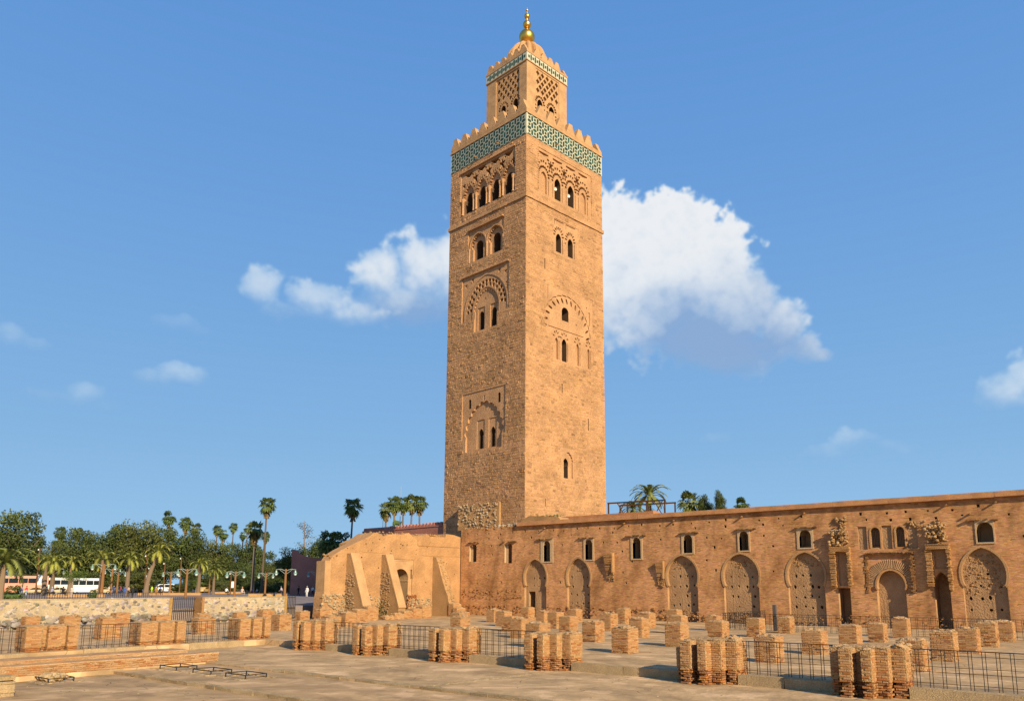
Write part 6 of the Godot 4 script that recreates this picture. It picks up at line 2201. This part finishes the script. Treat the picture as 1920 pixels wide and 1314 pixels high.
func people() -> void:
	rng.seed = 33
	var nets := []
	for k in 4:
		nets.append(body_net(pose(k), .045))
	var skin := Color(.32, .17, .1)
	# x, z, pose, facing (degrees), top, legs, hair or scarf, label
	var who := [
		[-168.5, -54.8, 0, 30, Color(.03, .03, .04), Color(.08, .1, .16), Color(.02, .02, .02), "person in a black jacket, leftmost of the crowd by the salmon bus"],
		[-163.6, -53.7, 1, 60, Color(.3, .28, .5), Color(.12, .17, .3), Color(.02, .02, .02), "person in a lilac top and jeans walking at the left end of the crowd"],
		[-167.4, -55.7, 0, 200, Color(.55, .04, .05), Color(.3, .35, .45), Color(.03, .02, .02), "person in a bright red jacket and pale jeans in the crowd at left"],
		[-190.8, -65.4, 0, 80, Color(.45, .08, .06), Color(.03, .04, .1), Color(.02, .02, .02), "person in a dark red top in the middle of the crowd at left"],
		[-190.2, -66.1, 0, 40, Color(.6, .6, .6), Color(.06, .06, .1), Color(.02, .02, .02), "person in a white top in the crowd by the white pole banner"],
		[-189.6, -67.0, 0, 10, Color(.55, .2, .04), Color(.05, .07, .2), Color(.03, .02, .02), "person in an orange jacket, right part of the crowd at left"],
		[-189., -67.8, 1, -30, Color(.62, .25, .03), Color(.03, .03, .06), Color(.02, .02, .02), "person in a bright orange jacket at the right end of the crowd"],
		[-188.4, -68.4, 0, 90, Color(.5, .06, .08), Color(.55, .55, .55), Color(.02, .02, .02), "person in red and white right behind the crowd at left"],
		[-192., -79., 0, 20, Color(.3, .19, .06), Color(.1, .07, .05), Color(.02, .02, .02), "person in a brown coat in front of the white coach"],
		[-191., -80.2, 0, 50, Color(.5, .47, .44), Color(.07, .07, .09), Color(.02, .02, .02), "person in a pale coat in front of the white coach"],
		[-198., -84.2, 0, 0, Color(.05, .08, .25), Color(.04, .06, .15), Color(.6, .58, .55), "person in dark blue with a white cap behind the near lamp post"],
		[-197.5, -84.8, 0, 30, Color(.04, .12, .08), Color(.04, .05, .12), Color(.02, .02, .02), "person in dark green beside the near lamp post"],
		[-197., -85.4, 0, -20, Color(.55, .05, .08), Color(.03, .04, .12), Color(.02, .02, .02), "person in a red top right of the near lamp post"],
		[-196.2, -86.4, 2, 30, Color(.6, .58, .55), Color(.1, .1, .1), Color(.02, .02, .02), "person in white sitting behind the close lamp cluster"],
		[-141.7, -62.1, 0, 230, Color(.05, .1, .3), Color(.06, .11, .28), Color(.02, .02, .02), "person in a long blue robe standing left of the couple"],
		[-141.2, -62.5, 0, 200, Color(.42, .3, .2), Color(.07, .045, .03), Color(.03, .02, .02), "person in a beige jacket and dark trousers, right of the couple"],
		[-122.3, -54.8, 3, -60, Color(.025, .03, .03), Color(.02, .025, .025), Color(.02, .02, .02), "person in black holding a camera up beside the boulder wall"],
		[-205., -96.5, 0, 30, Color(.5, .75, .05), Color(.35, .5, .05), Color(.02, .02, .02), "person in a bright yellow green robe in front of the white van"],
		[-122.3, -58.2, 2, 220, Color(.28, .14, .03), Color(.2, .1, .03), Color(.45, .35, .28), "person in a brown cloak seated on the wall edge, left of the pair"],
		[-121.8, -58.6, 2, 220, Color(.03, .025, .03), Color(.03, .03, .03), Color(.05, .08, .4), "person in black with a blue scarf seated, right of the pair"],
		[-193.6, -95.6, 2, 40, Color(.55, .57, .6), Color(.1, .2, .4), Color(.02, .02, .02), "person in white sitting left of the first taxi"],
		[-166.0, -101.0, 2, 30, Color(.55, .2, .33), Color(.5, .18, .28), Color(.02, .02, .02), "person in pink sitting in the shade of the trees"],
		[-165.2, -101.7, 2, 10, Color(.6, .58, .57), Color(.3, .1, .2), Color(.02, .02, .02), "person in white sitting beside the one in pink"],
		[-120.7, -78.9, 1, -50, Color(.42, .36, .4), Color(.05, .05, .07), Color(.02, .02, .02), "person in a pale shirt walking left of the lit lamp post"],
		[-124.6, -85.0, 1, -70, Color(.015, .015, .02), Color(.015, .015, .02), Color(.02, .02, .02), "person all in black walking before the pink wall"],
		[-123.7, -86.6, 0, 0, Color(.12, .11, .2), Color(.08, .08, .14), Color(.02, .02, .02), "person in slate blue standing before the pink wall"],
		[-122.5, -86.8, 0, 60, Color(.02, .02, .025), Color(.02, .02, .025), Color(.02, .02, .02), "person in black standing beside the one in slate blue"],
		[-116.8, -82.5, 0, 40, Color(.62, .6, .58), Color(.03, .03, .04), Color(.02, .02, .02), "person in a white shirt with arms down before the pink wall"],
		[-109.1, -76.0, 0, 20, Color(.62, .6, .57), Color(.58, .56, .53), Color(.02, .02, .02), "person all in white left of the ochre wall's lit end"],
		[-110.4, -78.8, 2, 60, Color(.55, .5, .47), Color(.03, .03, .04), Color(.02, .02, .02), "person in a pale top bending low beside the ochre wall"],
		[-108.9, -78.6, 0, 40, Color(.5, .36, .28), Color(.03, .03, .03), Color(.02, .02, .02), "person in beige touching the ochre wall's left end"],
		[-113.9, -64.9, 2, 200, Color(.6, .58, .57), Color(.03, .03, .03), Color(.012, .012, .012), "seated person in white with long black hair behind the right boulder wall"],
		[-111.5, -66.1, 2, 200, Color(.5, .38, .3), Color(.4, .3, .25), Color(.35, .2, .12), "person in beige seated beside the one with black hair"],
		[-129.6, -45.7, 2, 210, Color(.03, .03, .035), Color(.03, .03, .03), Color(.02, .02, .02), "person in black seated behind the boulder wall, leftmost of three"],
		[-129.0, -46.2, 2, 200, Color(.3, .3, .4), Color(.03, .03, .03), Color(.4, .4, .45), "person in a pale scarf seated behind the boulder wall, middle of three"],
		[-127.7, -47.2, 2, 200, Color(.02, .02, .025), Color(.02, .02, .02), Color(.02, .02, .02), "person in black seated behind the boulder wall, right of three"],
		[-130.5, -49.5, 1, 60, Color(.5, .4, .33), Color(.45, .36, .3), Color(.35, .3, .27), "person in a long pale cream robe left of the near lamp post"]]
	for q in who:
		var t := thing("person", q[7], "person", Vector3(q[0], PLAZA + (.38 if q[2] == 2 and q[0] > -135. else .0), q[1]), deg_to_rad(q[3]), "people on the square")
		var net: Array = nets[q[2]]
		var cols := PackedColorArray()
		for r in net[1]:
			cols.append([skin, q[4], q[5], q[6], Color(.03, .025, .02)][r])
		var a := []
		a.resize(Mesh.ARRAY_MAX)
		a[Mesh.ARRAY_VERTEX] = net[0]; a[Mesh.ARRAY_NORMAL] = net[3]; a[Mesh.ARRAY_COLOR] = cols; a[Mesh.ARRAY_INDEX] = net[2]
		var m := ArrayMesh.new()
		m.add_surface_from_arrays(Mesh.PRIMITIVE_TRIANGLES, a)
		m.surface_set_material(0, M.matt)
		part("body", m, t)


func loudspeakers() -> void:
	for q in [[-5.02, "white horn loudspeaker in the left open arch of the sunny top arcade", 46.9], [-7.25, "white horn loudspeaker in the right open arch of the sunny top arcade", 46.9]]:
		var base := Transform3D(Basis(Vector3.UP, deg_to_rad(-5.0985)), Vector3(-50.28, 0, -59.973))
		var t := thing("loudspeaker", q[1], "loudspeaker", base * Vector3(-.25, q[2], q[0] + .15), deg_to_rad(-5.0985 + 75), "loudspeakers on the minaret")
		t.scale = Vector3.ONE * .6
		var b := MB.new()
		b.lathe(Vector3.ZERO, PackedVector2Array([Vector2(.05, -.45), Vector2(.1, -.2), Vector2(.2, -.05), Vector2(.34, .02), Vector2(.3, .03), Vector2(.1, -.15), Vector2(0, -.2)]), 16, Color(.7, .68, .62))
		part("horn", b.done(M.paint), t, Transform3D(Basis(Vector3.RIGHT, PI / 2), Vector3.ZERO))
		b = MB.new()
		b.box(Vector3(0, -.3, -.25), Vector3(.05, .6, .05), Color(.1, .1, .1))
		part("bracket", b.done(M.iron), t)
